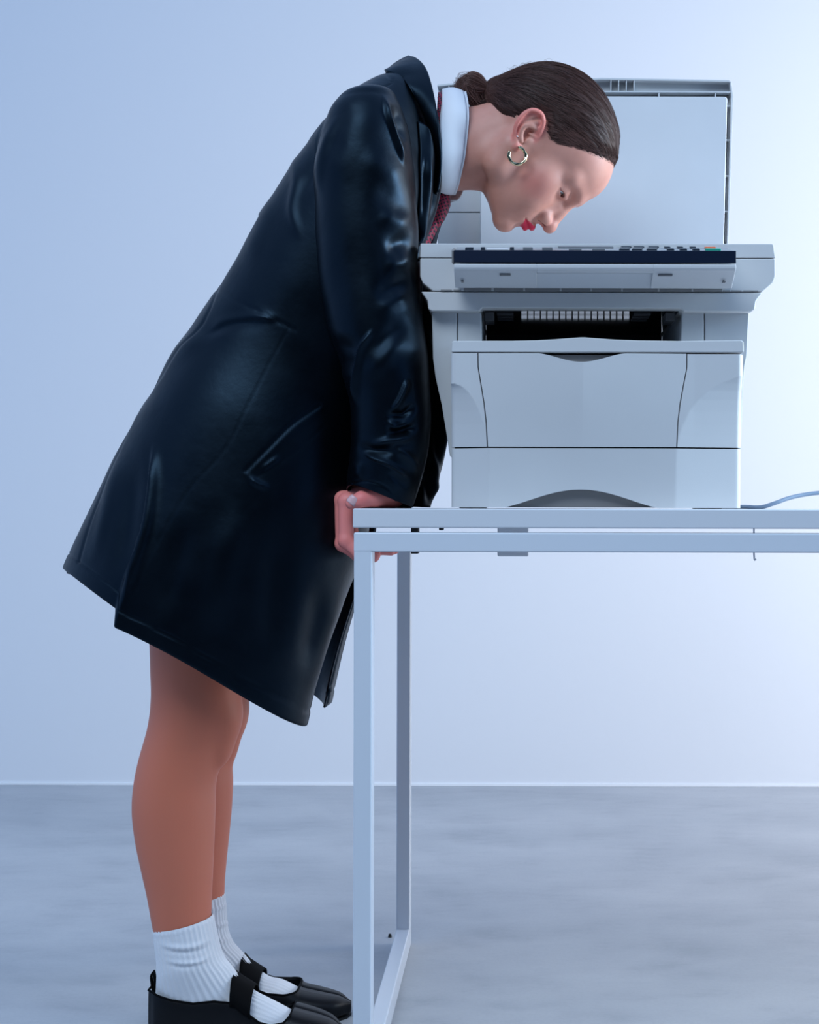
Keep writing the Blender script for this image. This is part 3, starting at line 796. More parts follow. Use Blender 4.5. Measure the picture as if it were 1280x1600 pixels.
HIP = P(300, 735, YC0)
def hand(F, mir=False):
    def W(px, py, Y):
        p = P(px, py, Y)
        if mir: p[1] = 2*YC0 + .0 - p[1] - .02
        return p
    def chain(ps, rs, k=.004):
        for i in range(len(ps) - 1): F.add(cone(W(*ps[i]), W(*ps[i+1]), rs[i], rs[i+1]), k)
    # palm and wrist over the table edge
    F.add(cone(W(606, 769, .130), W(566, 775, .145), .020, .019), .008)
    for dy, ex in ((0, 0), (.019, 0), (.037, -1)):
        F.add(cone(W(604, 769, .125 + dy), W(545 + dy*120, 784, .128 + dy), .016, .0115), .010)
    fing = [((541.5, 785, .127), (541, 845, .123), (562, 866, .120), (585.5, 871.5, .112)),
            ((535.5, 782, .145), (536, 850, .143), (560, 868, .142), (584, 872, .136)),
            ((540, 787, .163), (541, 848, .163), (565, 866, .161), (588, 868, .158)),
            ((549, 795, .181), (551, 838, .183), (572, 856, .181), (590, 860, .178))]
    rad = [(.0112, .0098, .0086, .0064), (.0112, .0098, .0086, .0066), (.0105, .0092, .0080, .0062), (.0092, .0080, .0070, .0055)]
    for f, r in zip(fing, rad):
        chain(f, r)
        F.add(ell(W(f[1][0], f[1][1], f[1][2]), (r[1]*1.06,)*3), .003)
    for f, r in zip(fing[:2], rad): F.add(ell(W(f[0][0] + 1, f[0][1] - 1, f[0][2]), (r[0]*1.04,)*3), .004)
    # thumb lying along the top of the table
    chain(((608, 773, .118), (586, 777.5, .102), (566, 781.3, .095), (549.5, 786.8, .091)), (.0155, .0118, .0097, .0083), .006)
    F.add(ell(W(584, 775, .102), (.0118, .0095, .0088)), .008)
    F.add(ell(W(567, 780.5, .096), (.0105, .0092, .0092)), .006)
    # forearm inside the sleeve
    chain(((612, 766, .135), (604, 560, .105), (575, 300, .130), (580, 222, .172)), (.022, .036, .038, .034), .015)

def limb_px(rows, Y, ry, zmin=None):
    """Leg rows (y, back x, front x) in pixels -> upright limb, corrected so that its outline lands there."""
    rows = sorted(rows, key=lambda r: -r[0])
    zs, cx, cy, rx, rY = [], [], [], [], []
    for (y, a, b), yr in zip(rows, ry[::-1]):
        pa, pb_ = P(a, y, Y), P(b, y, Y)
        zs.append(pa[2]); cx.append((pa[0] + pb_[0]) / 2); rx.append((pb_[0] - pa[0]) / 2); cy.append(Y); rY.append(yr)
    z2 = np.linspace(zs[0], zs[-1], 90)
    g = lambda v: hermite(zs, np.array(v), z2)
    return zlimb(z2, g(cx), g(cy), g(rx), g(rY))
YN, YF = .232, .338             # near and far leg
legN = [(760, 275, 440), (880, 250, 410), (985, 236, 385), (1045, 237, 379), (1090, 238, 377), (1120, 235.5, 373.5), (1142, 231.5, 364.5), (1165, 225, 354), (1190, 218, 346.5), (1220, 212, 339), (1262, 208.5, 337.2), (1310, 213, 335.8), (1355, 222, 334), (1400, 232, 332), (1450, 241, 330.5), (1500, 252, 328), (1560, 268, 322)]
legNy = [.080, .073, .064, .060, .057, .055, .054, .053, .053, .0535, .054, .051, .047, .042, .037, .031, .022]
legF = [(760, 290, 440), (880, 275, 415), (985, 268, 398), (1045, 268, 392), (1085, 266, 389), (1112, 264, 385), (1135, 260, 377), (1160, 254, 365.5), (1190, 248, 363), (1220, 243, 364.5), (1260, 240, 363), (1300, 243, 359.5), (1340, 250, 355.5), (1375, 258, 352.5), (1400, 264, 351.5), (1450, 274, 347), (1520, 292, 338)]
def body_field():
    fx = [(P(716, 0, .21)[0], P(985, 0, .3)[0], .00125), (P(522, 0, .13)[0], P(606, 0, .13)[0], .0015)]
    fz = [(P(0, 372, .3)[2], P(0, 150, .21)[2], .00125), (P(0, 885, .13)[2], P(0, 764, .13)[2], .0015)]
    fy = [(YC0 - .092, YC0 - .012, .00125), (YC0 - .012, YC0 + .09, .0022), (.085, YC0 - .092, .0020)]
    xs = axis_points(P(190, 0, .2)[0], .20, .0050, fx); ys = axis_points(.06, .52, .0045, fy); zs = axis_points(.0, 1.40, .0055, fz)
    return Field(xs, ys, zs)
BF = body_field()
face(BF)
# neck: oval column from the shoulders into the skull
def neck(F):
    pts = [(P(668, 238, YC0), .044, .066), (P(692, 235, YC0), .0525, .058), (P(728, 232, YC0), .0520, .0545), (P(775, 224, YC0), .0510, .053), (P(815, 222, YC0), .050, .050)]
    for (a, r1, w1), (b, r2, w2) in zip(pts[:-1], pts[1:]):
        F.add(cone(a, b, r1, r2), .012)
    F.add(cone(P(700, 224, YC0), P(800, 200, YC0), .033, .035), .02)      # nape
    F.add(cone(P(716, 258, YC0), P(765, 280, YC0), .026, .016), .02)      # throat
    for s in (-1, 1): F.add(cone(P(712, 270, YC0) + ES*.014*s, H(-.096, .055, .058*s), .012, .012), .02)
neck(BF)
for s in (1, -1):
    EARF = ear(BF, s)
    if s == 1: EARN, EAR_RIM, EAR_LOBE = EARF
# trunk, arms, legs
spine = [(655, 234, .036, 0), (625, 268, .046, .02), (580, 330, .068, .05), (515, 425, .078, .055), (445, 540, .078, .055), (385, 650, .088, .055), (355, 730, .092, .055)]
for a, b in zip(spine[:-1], spine[1:]):
    for s in (-1, 1):
        BF.add(cone(P(a[0], a[1], YC0 + s*a[3]), P(b[0], b[1], YC0 + s*b[3]), a[2], b[2]), .012)
for s in (-1, 1): BF.add(cone(P(622, 240, YC0 + s*.03), P(588, 222, YC0 + s*.10), .036, .032), .015)
hand(BF); hand(BF, True)
BF.add(limb_px(legN, YN, legNy), .004); BF.add(limb_px(legF, YF, legNy), .004)
for Y, k in ((YN, 0), (YF, 1)):
    # knee cap, hamstring hollow and foot
    dx = 10 if k else 0
    BF.add(ell(P(352 + dx, 1128 - 6*k, Y), (.021, .028, .032)), .02)
    BF.add(ell(P(347 + dx, 1172 - 6*k, Y), (.012, .018, .018)), .02)
BF.add(cone(P(305, 1570, YN), P(425, 1602, YN), .024, .012), .01); BF.add(cone(P(300, 1545, YN), P(292, 1590, YN), .026, .020), .01)
BF.add(cone(P(322, 1535, YF), P(435, 1562, YF), .024, .012), .01); BF.add(cone(P(318, 1505, YF), P(308, 1555, YF), .026, .018), .01)
person = empty('person', (float(HIP[0]), YC0, 0))
tag(person, 'woman in a black leather coat bending forward over the open photocopier', 'person')
BV, BQ = BF.mesh()
body = mesh_np('body', BV, BQ, M_SKIN, None)
def pp(o): return adopt(o, person)
pp(body)
print('body', len(BV), BF.D.shape)

# colour of the skin: lips, brows, blush and so on follow the features
def paint(me, name, val):
    a = me.attributes.new(name, 'FLOAT', 'POINT'); a.data.foreach_set('value', np.clip(val, 0, 1).astype(np.float32))
hl = tohead(BV); hf, hu, hs = hl[:, 0], hl[:, 1], hl[:, 2]; ha = np.abs(hs)
inhead = (hu > -.03) & (hu < .25) & (BV[:, 2] > .9)
def blob(f, u, s, r, soft): return sstep((r - np.sqrt((hf - f)**2 + (hu - u)**2 + (ha - s)**2)) / soft + .5)
def capd(a, b, P3):
    a = np.array(a); b = np.array(b); d = b - a; t = np.clip((P3 - a) @ d / (d @ d), 0, 1); return np.linalg.norm(P3 - a - t[:, None]*d, axis=1)
hq = np.stack([hf, hu, ha], 1)
tl = np.clip(ha / .0225, 0, 1)
u_up = .0346 + .0098*(1 - tl**1.6) + .0012*np.exp(-((ha - .0050)/.0030)**2) - .0010*np.exp(-(ha/.0020)**2); u_lo = .0350 - .0102*(1 - tl**2.2)
lips = sstep((np.minimum(u_up - hu, hu - u_lo)) / .0012 + .5) * inhead * (hf > -.011) * sstep((.0212 - ha) / .002)
paint(body.data, 'lips', lips)
brd = capd((-.002, .1150, .012), (-.019, .1205, .044), hq)
paint(body.data, 'brow', sstep((.0056 - brd) / .0050) * inhead * .75)
lid = sstep((.0150 - np.sqrt((hf - EYEL[0])**2 + (hu - EYEL[1])**2 + (ha - EYEL[2])**2)) / .004 + .3) * .30
slit = sstep((.0022 - np.abs(hu - (EYEL[1] - .0022))) / .002) * (np.sqrt((hf - EYEL[0])**2 + (ha - EYEL[2])**2) < .0155) * (hf > EYEL[0] - .002)
paint(body.data, 'lid', np.maximum(lid, slit*.9) * inhead)
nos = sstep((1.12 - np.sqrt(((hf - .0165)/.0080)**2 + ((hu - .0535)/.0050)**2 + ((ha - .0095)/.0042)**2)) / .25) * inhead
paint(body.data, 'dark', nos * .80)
ear_d = np.full(len(hf), 1.)
near_ear = (np.hypot(hf + .100, hu - .086) < .05) & (ha > .055)
for q in list(EAR_RIM) + [EAR_LOBE]: ear_d[near_ear] = np.minimum(ear_d[near_ear], np.linalg.norm(hq[near_ear] - q, axis=1))
ear_red = sstep((.0095 - ear_d) / .006) * .75
paint(body.data, 'blush', np.maximum.reduce([blob(-.034, .066, .050, .020, .03)*.55, blob(.018, .061, 0, .012, .012)*.5, ear_red, nos*.35]) * inhead)
paint(body.data, 'leg', (BV[:, 2] < .75) * (BV[:, 0] < P(500, 0, .2)[0]) * 1.0)
kn = np.zeros(len(BV))
for q in ((541, 846, .123), (535.5, 850, .143), (540, 781, .127), (565, 779, .090), (583, 772, .096)): kn = np.maximum(kn, sstep((.013 - np.linalg.norm(BV - P(*q), axis=1)) / .010) * .55)
paint(body.data, 'knuckle', kn)
paint(body.data, 'hand', ((BV[:, 2] < .86) & (BV[:, 2] > .62) & (BV[:, 0] > P(515, 0, .2)[0])) * 1.0)

# eyes and nails
for s in (1, -1):
    bm = bmesh.new(); bmesh.ops.create_uvsphere(bm, u_segments=32, v_segments=20, radius=.0116, matrix=Matrix.Translation(EYE(s)))
    me = bpy.data.meshes.new('eye'); bm.to_mesh(me); bm.free(); me.shade_smooth()
    eo = pp(link('eye', me, M_SCLERA))
    me.materials.append(M_IRIS)
    gaze = EF*.80 - EU*.45 + ES*.10*s; gaze = gaze / np.linalg.norm(gaze)
    for pl in me.polygons:
        d = np.array(pl.center) - EYE(s)
        if d @ gaze / np.linalg.norm(d) > .88: pl.material_index = 1
    # lashes
    V, Q = [], []
    for k in range(22):
        t = (k - 10.5) / 10.5; a = t*.78*s + .12*s
        b = np.array(H(EYEL[0] + .0133*math.cos(a), EYEL[1] - .0008 + .001*(1 - t*t), s*EYEL[2] + .0133*math.sin(a)))
        out = EF*math.cos(a) + ES*s*math.sin(abs(a))*np.sign(a*s if a else 1)
        e = b + out*.0036 - EU*.0012; mid = (b + e)/2 - EU*.0006
        v, q = sweep(catmull([b, mid, e], 5), np.array([.00020, .00018, .00015, .00010, .00005]), 4)
        Q += [tuple(i + sum(len(x) for x in V) for i in f) for f in q]; V.append(v)
    o = mesh_np('eyelashes', np.concatenate(V), Q, M_HAIR); pp(o); o['kind'] = 'stuff'
def nail(c, along, nrm, w, l):
    along = along/np.linalg.norm(along); nrm = nrm - along*(nrm @ along); nrm /= np.linalg.norm(nrm); sd = np.cross(along, nrm)
    G = np.zeros((7, 9, 3))
    for i, a in enumerate(np.linspace(-1, 1, 7)):
        for j, b in enumerate(np.linspace(-1, 1, 9)):
            ww = w * (1 - .25*max(0, -a)**3)
            G[i, j] = c + along*a*l + sd*b*ww - nrm*(b*b*w*.42) - nrm*(max(0, -a-.6)*.0015)
    o = mesh_np('thumb_nail', G.reshape(-1, 3), grid_faces(7, 9, False), M_NAIL); solid(o, .0007, 0); return pp(o)
nd = P(546, 790.5, .0900) - P(552, 783.0, .0900); up = np.array([.10, -.93, .30])
nail(P(550.6, 785.0, .091) + up/np.linalg.norm(up)*.0087, nd, up, .0066, .0056)
# ------------------------------------------------------------------ clothing
def loft(rows, M, N, open_front=False, gap=None, fit=True, power=(1., 1.), lift=None):
    """Sections between a back and a front point (pixels) with half depth w around depth Y.
    rows: (back x, back y, front x, front y, Y, w_near, w_far[, g_near, g_far]); returns an M x N grid of points.
    phi runs back -> near side -> front -> far side; the outline is corrected so that it lands on the traced edge."""
    R = np.array([list(r) + [0, 0] * (len(r) < 9) for r in rows], float)
    mid = np.c_[(R[:, 0] + R[:, 2]) / 2, (R[:, 1] + R[:, 3]) / 2]
    d = np.r_[0, np.cumsum(np.hypot(*np.diff(np.c_[R[:, 0] + R[:, 2], R[:, 1] + R[:, 3]], axis=0).T) / 2 + np.hypot(*np.diff(R[:, :2], axis=0).T) * .3 + 1)]
    t = np.linspace(0, d[-1], M); Q = hermite(d, R, t)
    if open_front: phi = np.concatenate([np.linspace(0, np.pi, N // 2), np.linspace(np.pi, 2*np.pi, N - N // 2 + 1)[:-1]])
    else: phi = np.linspace(0, 2*np.pi, N, endpoint=False)
    c, s = np.cos(phi), np.sin(phi)
    Bx, By, Fx, Fy = (Q[:, k].copy() for k in range(4))
    li = np.interp(t / d[-1], *lift) if lift is not None else np.zeros(M)
    def build():
        G = np.zeros((M, N, 3))
        for i in range(M):
            b = P(Bx[i], By[i], Q[i, 4]); f = P(Fx[i], Fy[i], Q[i, 4])
            w = np.where(s >= 0, Q[i, 5], Q[i, 6]); g = np.where(s >= 0, Q[i, 7], Q[i, 8])
            cc = np.sign(c) * np.abs(c) ** power[0]; ss = np.sign(s) * np.abs(s) ** power[1]
            G[i] = (b + f) / 2 - np.outer(cc, (f - b) / 2)
            if lift is not None and li[i] > 0:   # near side of the hem rides higher
                vx, vy = Fx[i] - Bx[i], Fy[i] - By[i]; vl = math.hypot(vx, vy)
                G[i] += (li[i] * np.where(s > 0, np.abs(s) ** (.62 + .5 * sstep(.5 - c)) * (.58 + .42 * c), 0))[:, None] * np.array([vy / vl, 0, vx / vl])
            dep = np.where(c > 0, w * np.abs(ss), g + (w - g) * np.abs(ss))
            G[i, :, 1] -= np.where(np.arange(N) < N // 2, 1, -1) * dep if open_front else np.sign(ss) * dep
        return G
    if fit:
        for _ in range(5):
            G = build(); px, py = proj(G)
            dx = Q[:, 2] - Q[:, 0]; dy = Q[:, 3] - Q[:, 1]; Ls = np.hypot(dx, dy); dx /= Ls; dy /= Ls
            a = (px - Q[:, 0:1]) * dx[:, None] + (py - Q[:, 1:2]) * dy[:, None]
            e0 = a.min(1); e1 = a.max(1) - Ls
            Bx -= e0 * dx; By -= e0 * dy; Fx -= e1 * dx; Fy -= e1 * dy
            k = np.argmin(np.abs(a - a.mean(1)[:, None]), 1)
    return build()
def lofted(name, G, m, closed=True, thick=.002, off=-1, disp=None, cap=False, sub=0):
    if disp is not None:
        nrm = grid_normals(G, closed)
        ctr = G.mean(1, keepdims=True)
        if ((G - ctr) * nrm).sum() < 0: nrm = -nrm
        px, py = proj(G)
        G = G + nrm * disp(px, py, G, nrm)[..., None]
    M, N, _ = G.shape
    f = grid_faces(M, N, closed)
    o = mesh_np(name, G.reshape(-1, 3), f.tolist(), m); fixn(o.data)
    if thick: solid(o, thick, off)
    return pp(o)

# --- coat body: neck, shoulders, waist, flared skirt
coat_rows = [
 # back x, y      front x, y    Y     w near  w far   front gap near, far
 (642, 112,      692, 284,     YC0,  .070, .070, .05, .05),
 (620, 112,      688, 300,     YC0,  .094, .094, .05, .05),
 (596, 117,      684, 322,     YC0,  .118, .118, .05, .05),
 (572, 127,      676, 356,     YC0,  .150, .150, .04, .04),
 (536, 150,      668, 392,     YC0,  .162, .162, .03, .03),
 (496, 196,      662, 440,     YC0,  .168, .168, .02, .02),
 (448, 266,      660, 500,     YC0,  .170, .170, .02, .02),
 (395, 355,      640, 570,     YC0,  .168, .168, .02, .02),
 (337, 455,      612, 650,     YC0,  .166, .166, .02, .02),
 (303, 505,      601, 700,     YC0,  .172, .172, .02, .02),
 (250, 590,      590, 760,     YC0,  .186, .186, .03, .03),
 (200, 672,      586, 815,     YC0,  .194, .194, .04, .03),
 (160, 755,      577, 868,     YC0,  .200, .198, .05, .03),
 (129, 822,      551, 943,     YC0,  .204, .200, .07, .03),
 (108, 866,      520, 1040,    YC0,  .206, .202, .09, .03),
 (96, 893,       501, 1119,    YC0,  .208, .204, .10, .03)]
G = loft(coat_rows, 330, 420, True, power=(1.0, .82), lift=([0, .62, 1], [0, 0, .038]))
coat_folds = [
 # back seam, princess seam, waist seam, hem stitching (grooves)
 ([(404, 340), (372, 395), (340, 452), (330, 478), (310, 515), (280, 550), (252, 592), (216, 640), (188, 700), (160, 770), (140, 820), (122, 880)], 1.8, -.0016, 'seam'),
 ([(336, 453), (365, 468), (405, 488), (440, 505), (462, 516)], 1.8, -.0008, 'seam'),
 ([(337, 457), (366, 472), (406, 492), (441, 509), (462, 520)], 1.6, -.0004, 'seam'),
 ([(452, 512), (425, 560), (385, 640), (350, 705), (300, 760), (262, 820), (235, 870), (205, 935)], 1.6, -.0004, 'seam'),
 # broad folds
 ([(318, 520), (350, 503), (385, 498), (440, 502)], 9, .0036, 'sharp'),
 ([(300, 545), (330, 515), (365, 502), (420, 508)], 12, -.0035),
 ([(225, 610), (255, 570), (300, 535), (340, 515)], 14, .0045),
 ([(240, 690), (236, 760), (228, 820), (208, 880), (186, 938)], 9, .0085, 'sharp'),
 ([(212, 700), (205, 770), (195, 850), (178, 915)], 16, -.0050),
 ([(190, 690), (178, 740), (160, 820), (140, 890)], 10, .0035),
 ([(455, 230), (462, 280), (455, 330), (470, 380)], 8, .0040),
 ([(475, 210), (488, 255), (470, 310)], 10, -.0035),
 ([(430, 300), (400, 370), (380, 420)], 14, .0040),
 ([(520, 160), (540, 150), (565, 146)], 6, .003),
 ([(540, 900), (520, 960), (500, 1030), (486, 1100)], 12, .0055),
 ([(505, 900), (492, 980), (478, 1060)], 16, -.0045),
 ([(380, 780), (350, 880), (330, 1000)], 26, .0060),
 ([(440, 800), (430, 900), (420, 1040)], 24, -.0045),
 ([(300, 800), (270, 890), (250, 980)], 22, -.0040),
 # slanted pocket with its welt
 ([(384, 738), (420, 700), (455, 665), (500, 634)], 2.6, -.0014, 'seam'),
 ([(386, 741), (424, 706), (460, 672), (500, 642)], 4.5, .0008, 'seam'),
 ([(392, 752), (430, 728), (470, 700), (505, 668)], 1.6, -.0006, 'seam'),
 ([(386, 742), (400, 756), (425, 764)], 5, .0035),
 ([(405, 738), (440, 712)], 4, .0022),
 # yoke and shoulder seams
 ([(603, 118), (612, 128), (600, 137), (575, 139), (545, 150), (515, 172), (497, 210), (488, 262)], 1.4, -.0012, 'seam'),
]
def coat_disp(px, py, G, nrm):
    near = np.clip(-nrm[..., 1] * 3 + .6, 0, 1) * (nrm[..., 1] < .25)
    h = relief(px, py, coat_folds) * near
    # double stitching along the hem, following it all the way round
    M = G.shape[0]; rowlen = np.linalg.norm(np.diff(G, axis=0), axis=2)
    fromhem = np.concatenate([np.cumsum(rowlen[::-1], 0)[::-1], np.zeros((1, G.shape[1]))], 0)
    h -= .0011 * np.exp(-((fromhem - .022) / .0012) ** 2)
    h += .0006 * (fromhem < .021) * sstep(fromhem / .004)
    # stitching beside the near front edge
    k = np.arange(G.shape[1])[None, :]; n2 = G.shape[1] // 2
    ed = np.concatenate([np.linalg.norm(np.diff(G[:, :n2], axis=1), axis=2)[:, ::-1].cumsum(1)[:, ::-1], np.zeros((M, 1))], 1)
    full = np.full(h.shape, 9.); full[:, :n2] = ed
    low = sstep((fromhem.shape[0]*0 + np.arange(M)[:, None]/M - .55) * 8)
    h -= .0010 * np.exp(-((full - .006) / .0010) ** 2) * low
    h -= .0010 * np.exp(-((full - .0095) / .0009) ** 2) * low
    # gentle unevenness of soft leather
    a = G * np.array([21., 17., 13.]); h += .0011 * np.sin(a[..., 0] + 1.7*np.sin(a[..., 2])) * np.sin(a[..., 1]*1.3 + a[..., 2]*.9)
    return h
# the vent in the back: the near panel hangs lower and overlaps the far one
px, py = proj(G)
d, t, sd = pdist(px, py, smooth_line([(243, 640), (240, 700), (235, 760), (224, 820), (204, 880), (184, 936), (176, 975)]))
near = np.zeros(G.shape[:2]); near[:, :210] = 1
over = near * (sd < 0) * sstep(t * 1.6)
mrow = (np.arange(330) / 329.)[:, None]
drop = sstep((mrow - .60) / .40)
fall = np.exp(-d / 130.) * over
G[..., 2] -= .022 * fall * drop * sstep(d / 7.)
G[..., 0] -= .004 * fall * drop * sstep(d / 7.)
G[..., 1] -= .012 * np.exp(-d / 30.) * over * drop * sstep(d / 7.)
# open the front: cut between the two edges
def coat_mesh(G):
    M, N, _ = G.shape; n2 = N // 2
    nrm = grid_normals(G, True); ctr = G.mean(1, keepdims=True)
    if ((G - ctr) * nrm).sum() < 0: nrm = -nrm
    px, py = proj(G); G = G + nrm * coat_disp(px, py, G, nrm)[..., None]
    f = grid_faces(M, N, True); j = (np.arange(len(f)) % N)
    f = f[(j != n2 - 1)]
    return G, f
Gc, fc = coat_mesh(G)
# the far front panel reaches a little further forward near the hem
n2 = 210; ext = np.exp(-((np.arange(420) - n2) / 26.)**2) * (np.arange(420) >= n2)
e = ext[None, :] * sstep((mrow - .70) / .28)
Gc[..., 0] += .006 * e; Gc[..., 2] += .004 * e
coat = mesh_np('coat', Gc.reshape(-1, 3), fc.tolist(), M_LEATHER); fixn(coat.data); solid(coat, .0030, -1); pp(coat); coat['label'] = 'knee length black leather coat'

# --- sleeves
slN = [
 (570, 139, 588, 139, .150, .010, .010),
 (545, 147, 607, 141, .148, .036, .030),
 (522, 166, 622, 160, .146, .055, .050),
 (505, 200, 634, 192, .142, .066, .060),
 (493, 250, 641, 236, .138, .070, .064),
 (490, 310, 648, 292, .134, .070, .064),
 (493, 380, 652, 360, .130, .068, .062),
 (500, 450, 651, 432, .126, .066, .060),
 (512, 520, 659, 500, .122, .064, .058),
 (532, 580, 668, 560, .120, .061, .056),
 (545, 630, 672, 612, .120, .058, .054),
 (548, 680, 673, 664, .122, .056, .052),
 (546, 722, 668, 716, .124, .054, .050),
 (542, 752, 656, 760, .126, .051, .048),
 (541, 767, 645, 793, .128, .049, .046)]
sl_folds = [
 ([(598, 146), (601, 172), (612, 205), (622, 235), (632, 262)], 8, .0080, 'sharp'),
 ([(612, 160), (622, 190), (630, 225)], 8, -.0070),
 ([(530, 175), (512, 210), (498, 260), (494, 320)], 7, .0040),
 ([(548, 160), (528, 200), (515, 260)], 12, -.0035),
 ([(560, 240), (600, 262), (640, 290)], 14, .0035),
 ([(575, 290), (615, 310), (645, 345)], 12, -.0040),
 ([(590, 330), (615, 345), (646, 352)], 10, .0050),
 ([(600, 392), (625, 380), (648, 372)], 9, -.0055),
 ([(595, 415), (625, 412), (648, 398)], 10, .0055),
 ([(585, 470), (610, 450), (648, 438)], 10, -.0055),
 ([(590, 500), (615, 470), (645, 462)], 9, .0040),
 ([(580, 560), (610, 520), (640, 500)], 9, -.0040),
 ([(575, 600), (600, 560), (635, 520)], 10, .0045),
 ([(583, 512), (562, 545), (555, 580), (552, 640)], 6, .0075, 'sharp'),
 ([(545, 520), (538, 550), (540, 590)], 13, -.0070),
 ([(636, 590), (624, 622), (610, 645)], 7, .0060, 'sharp'),
 ([(650, 630), (630, 648), (612, 650), (606, 660)], 6, -.0070),
 ([(606, 655), (615, 668), (640, 662), (650, 658)], 5, .0060),
 ([(600, 680), (630, 672), (654, 668)], 8, -.0090),
 ([(570, 700), (605, 690), (640, 682), (655, 672)], 6, .0050),
 ([(565, 708), (580, 716), (610, 728), (640, 748)], 5, .0055, 'sharp'),
 ([(556, 700), (590, 704), (625, 706)], 7, -.0060),
 ([(612, 700), (635, 712), (648, 728), (650, 745)], 6, .0050),
 ([(605, 738), (625, 752), (640, 765)], 5, -.0030),
 ([(550, 756), (575, 753), (600, 760), (618, 776), (626, 792)], 1.4, -.0015, 'seam'),
 ([(555, 720), (560, 735), (556, 750)], 8, .0030),
]
sl_folds = [(f[0], f[1]*1.45, f[2]*.85) if len(f) == 3 and f[1] >= 9 else f for f in sl_folds]
def sleeve_disp(px, py, G, nrm):
    near = np.clip(-nrm[..., 1] * 3 + .6, 0, 1) * (nrm[..., 1] < .25)
    h = relief(px, py, sl_folds) * near
    a = G * np.array([40., 33., 27.]); h += .0012 * np.sin(a[..., 0] + 1.5*np.sin(a[..., 2])) * np.sin(a[..., 1]*1.3 + a[..., 2]*.8)
    return h
G = loft(slN, 300, 200, power=(1., .95), lift=([0, .90, 1], [0, 0, .013]))
# the cuff hem slants: it is higher at the back of the wrist
tt = sstep((np.arange(300)[:, None] / 299. - .90) / .10)
lofted('sleeve', G, M_LEATHER, True, .0025, -1, sleeve_disp)
slF = [
 (590, 150, 606, 150, .425, .010, .010),
 (560, 160, 622, 158, .425, .036, .036),
 (540, 190, 632, 186, .428, .055, .055),
 (530, 260, 640, 250, .432, .064, .064),
 (535, 350, 652, 340, .434, .064, .064),
 (550, 450, 668, 440, .434, .060, .060),
 (570, 530, 679, 520, .430, .057, .057),
 (590, 590, 689, 582, .424, .055, .055),
 (605, 640, 695, 634, .420, .053, .053),
 (612, 690, 696.5, 686, .418, .052, .052),
 (610, 735, 690, 732, .416, .050, .050),
 (606, 770, 680, 768, .414, .048, .048),
 (602, 790, 672, 793.2, .412, .046, .046)]
slF_folds = [([(675, 520), (682, 570), (684, 620), (690, 660)], 1.3, -.0015, 'seam'), ([(676, 640), (684, 690), (682, 730)], 6, -.0060),
 ([(690, 600), (694, 660), (693, 720)], 7, .0050), ([(668, 690), (680, 740), (676, 790)], 6, .0050), ([(660, 740), (672, 768), (668, 790)], 5, -.0060), ([(684, 750), (676, 775), (670, 790)], 5, .004)]
G = loft(slF, 200, 120, power=(1., .95))
lofted('sleeve', G, M_LEATHER, True, .0025, -1, lambda px, py, G, n: relief(px, py, slF_folds) * np.clip(-n[..., 1]*3 + .6, 0, 1) + .0012*np.sin(G[..., 2]*60 + 2*np.sin(G[..., 0]*40)))

# --- collar and lapels of the coat (both sides)
def ribbon(name, A, B, m, nu, nv, thick, bulge=0., disp=None, mirror=False):
    """Sheet between two space curves, pillowed by bulge along its normal."""
    A = catmull(A, nu); B = catmull(B, nu)
    v = np.linspace(0, 1, nv)[None, :, None]
    G = A[:, None] * (1 - v) + B[:, None] * v
    nrm = grid_normals(G, False)
    if (nrm[..., 1].mean()) > 0: nrm = -nrm
    G = G + nrm * (bulge * np.sin(np.pi * v[..., 0]) )[..., None]
    if disp is not None:
        px, py = proj(G); G = G + nrm * disp(px, py)[..., None]
    if mirror: G[..., 1] = 2*YC0 - G[..., 1]
    o = mesh_np(name, G.reshape(-1, 3), grid_faces(nu, nv, False).tolist(), m); solid(o, thick, 0); return pp(o)
fold_e = [P(637, 88.5, YC0 + .001), P(648, 92, .262), P(662, 106, .232), P(672, 135, .208), P(679, 168, .196), P(685, 205, .190), P(688, 240, .188), P(687, 275, .190), P(683, 300, .194)]
outer_e = [P(601, 113, YC0 + .001), P(606, 113, .240), P(624, 120, .186), P(640, 140, .150), P(655, 168, .128), P(668, 200, .120), P(677, 228, .124), P(682, 256, .140), P(682, 285, .160)]
inner_e = [P(646, 118, YC0 + .001), P(654, 122, .262), P(664, 135, .238), P(674, 160, .220), P(681, 190, .210), P(686, 222, .204), P(687, 250, .202), P(685, 280, .204), P(681, 305, .206)]
nearG = Gc[:, :n2].reshape(-1, 3); nearX, nearZ = proj(nearG)
def on_coat(p, lift=.004):
    """Lay a point onto the near side of the coat, lifted a little towards the camera side."""
    x, y = proj(p); k = np.argsort((nearX - x)**2 + (nearZ - y)**2)[:6]
    return P(x, y, nearG[k, 1].mean() - lift)
outer_e = [outer_e[0]] + [on_coat(p, .006) for p in outer_e[1:]]
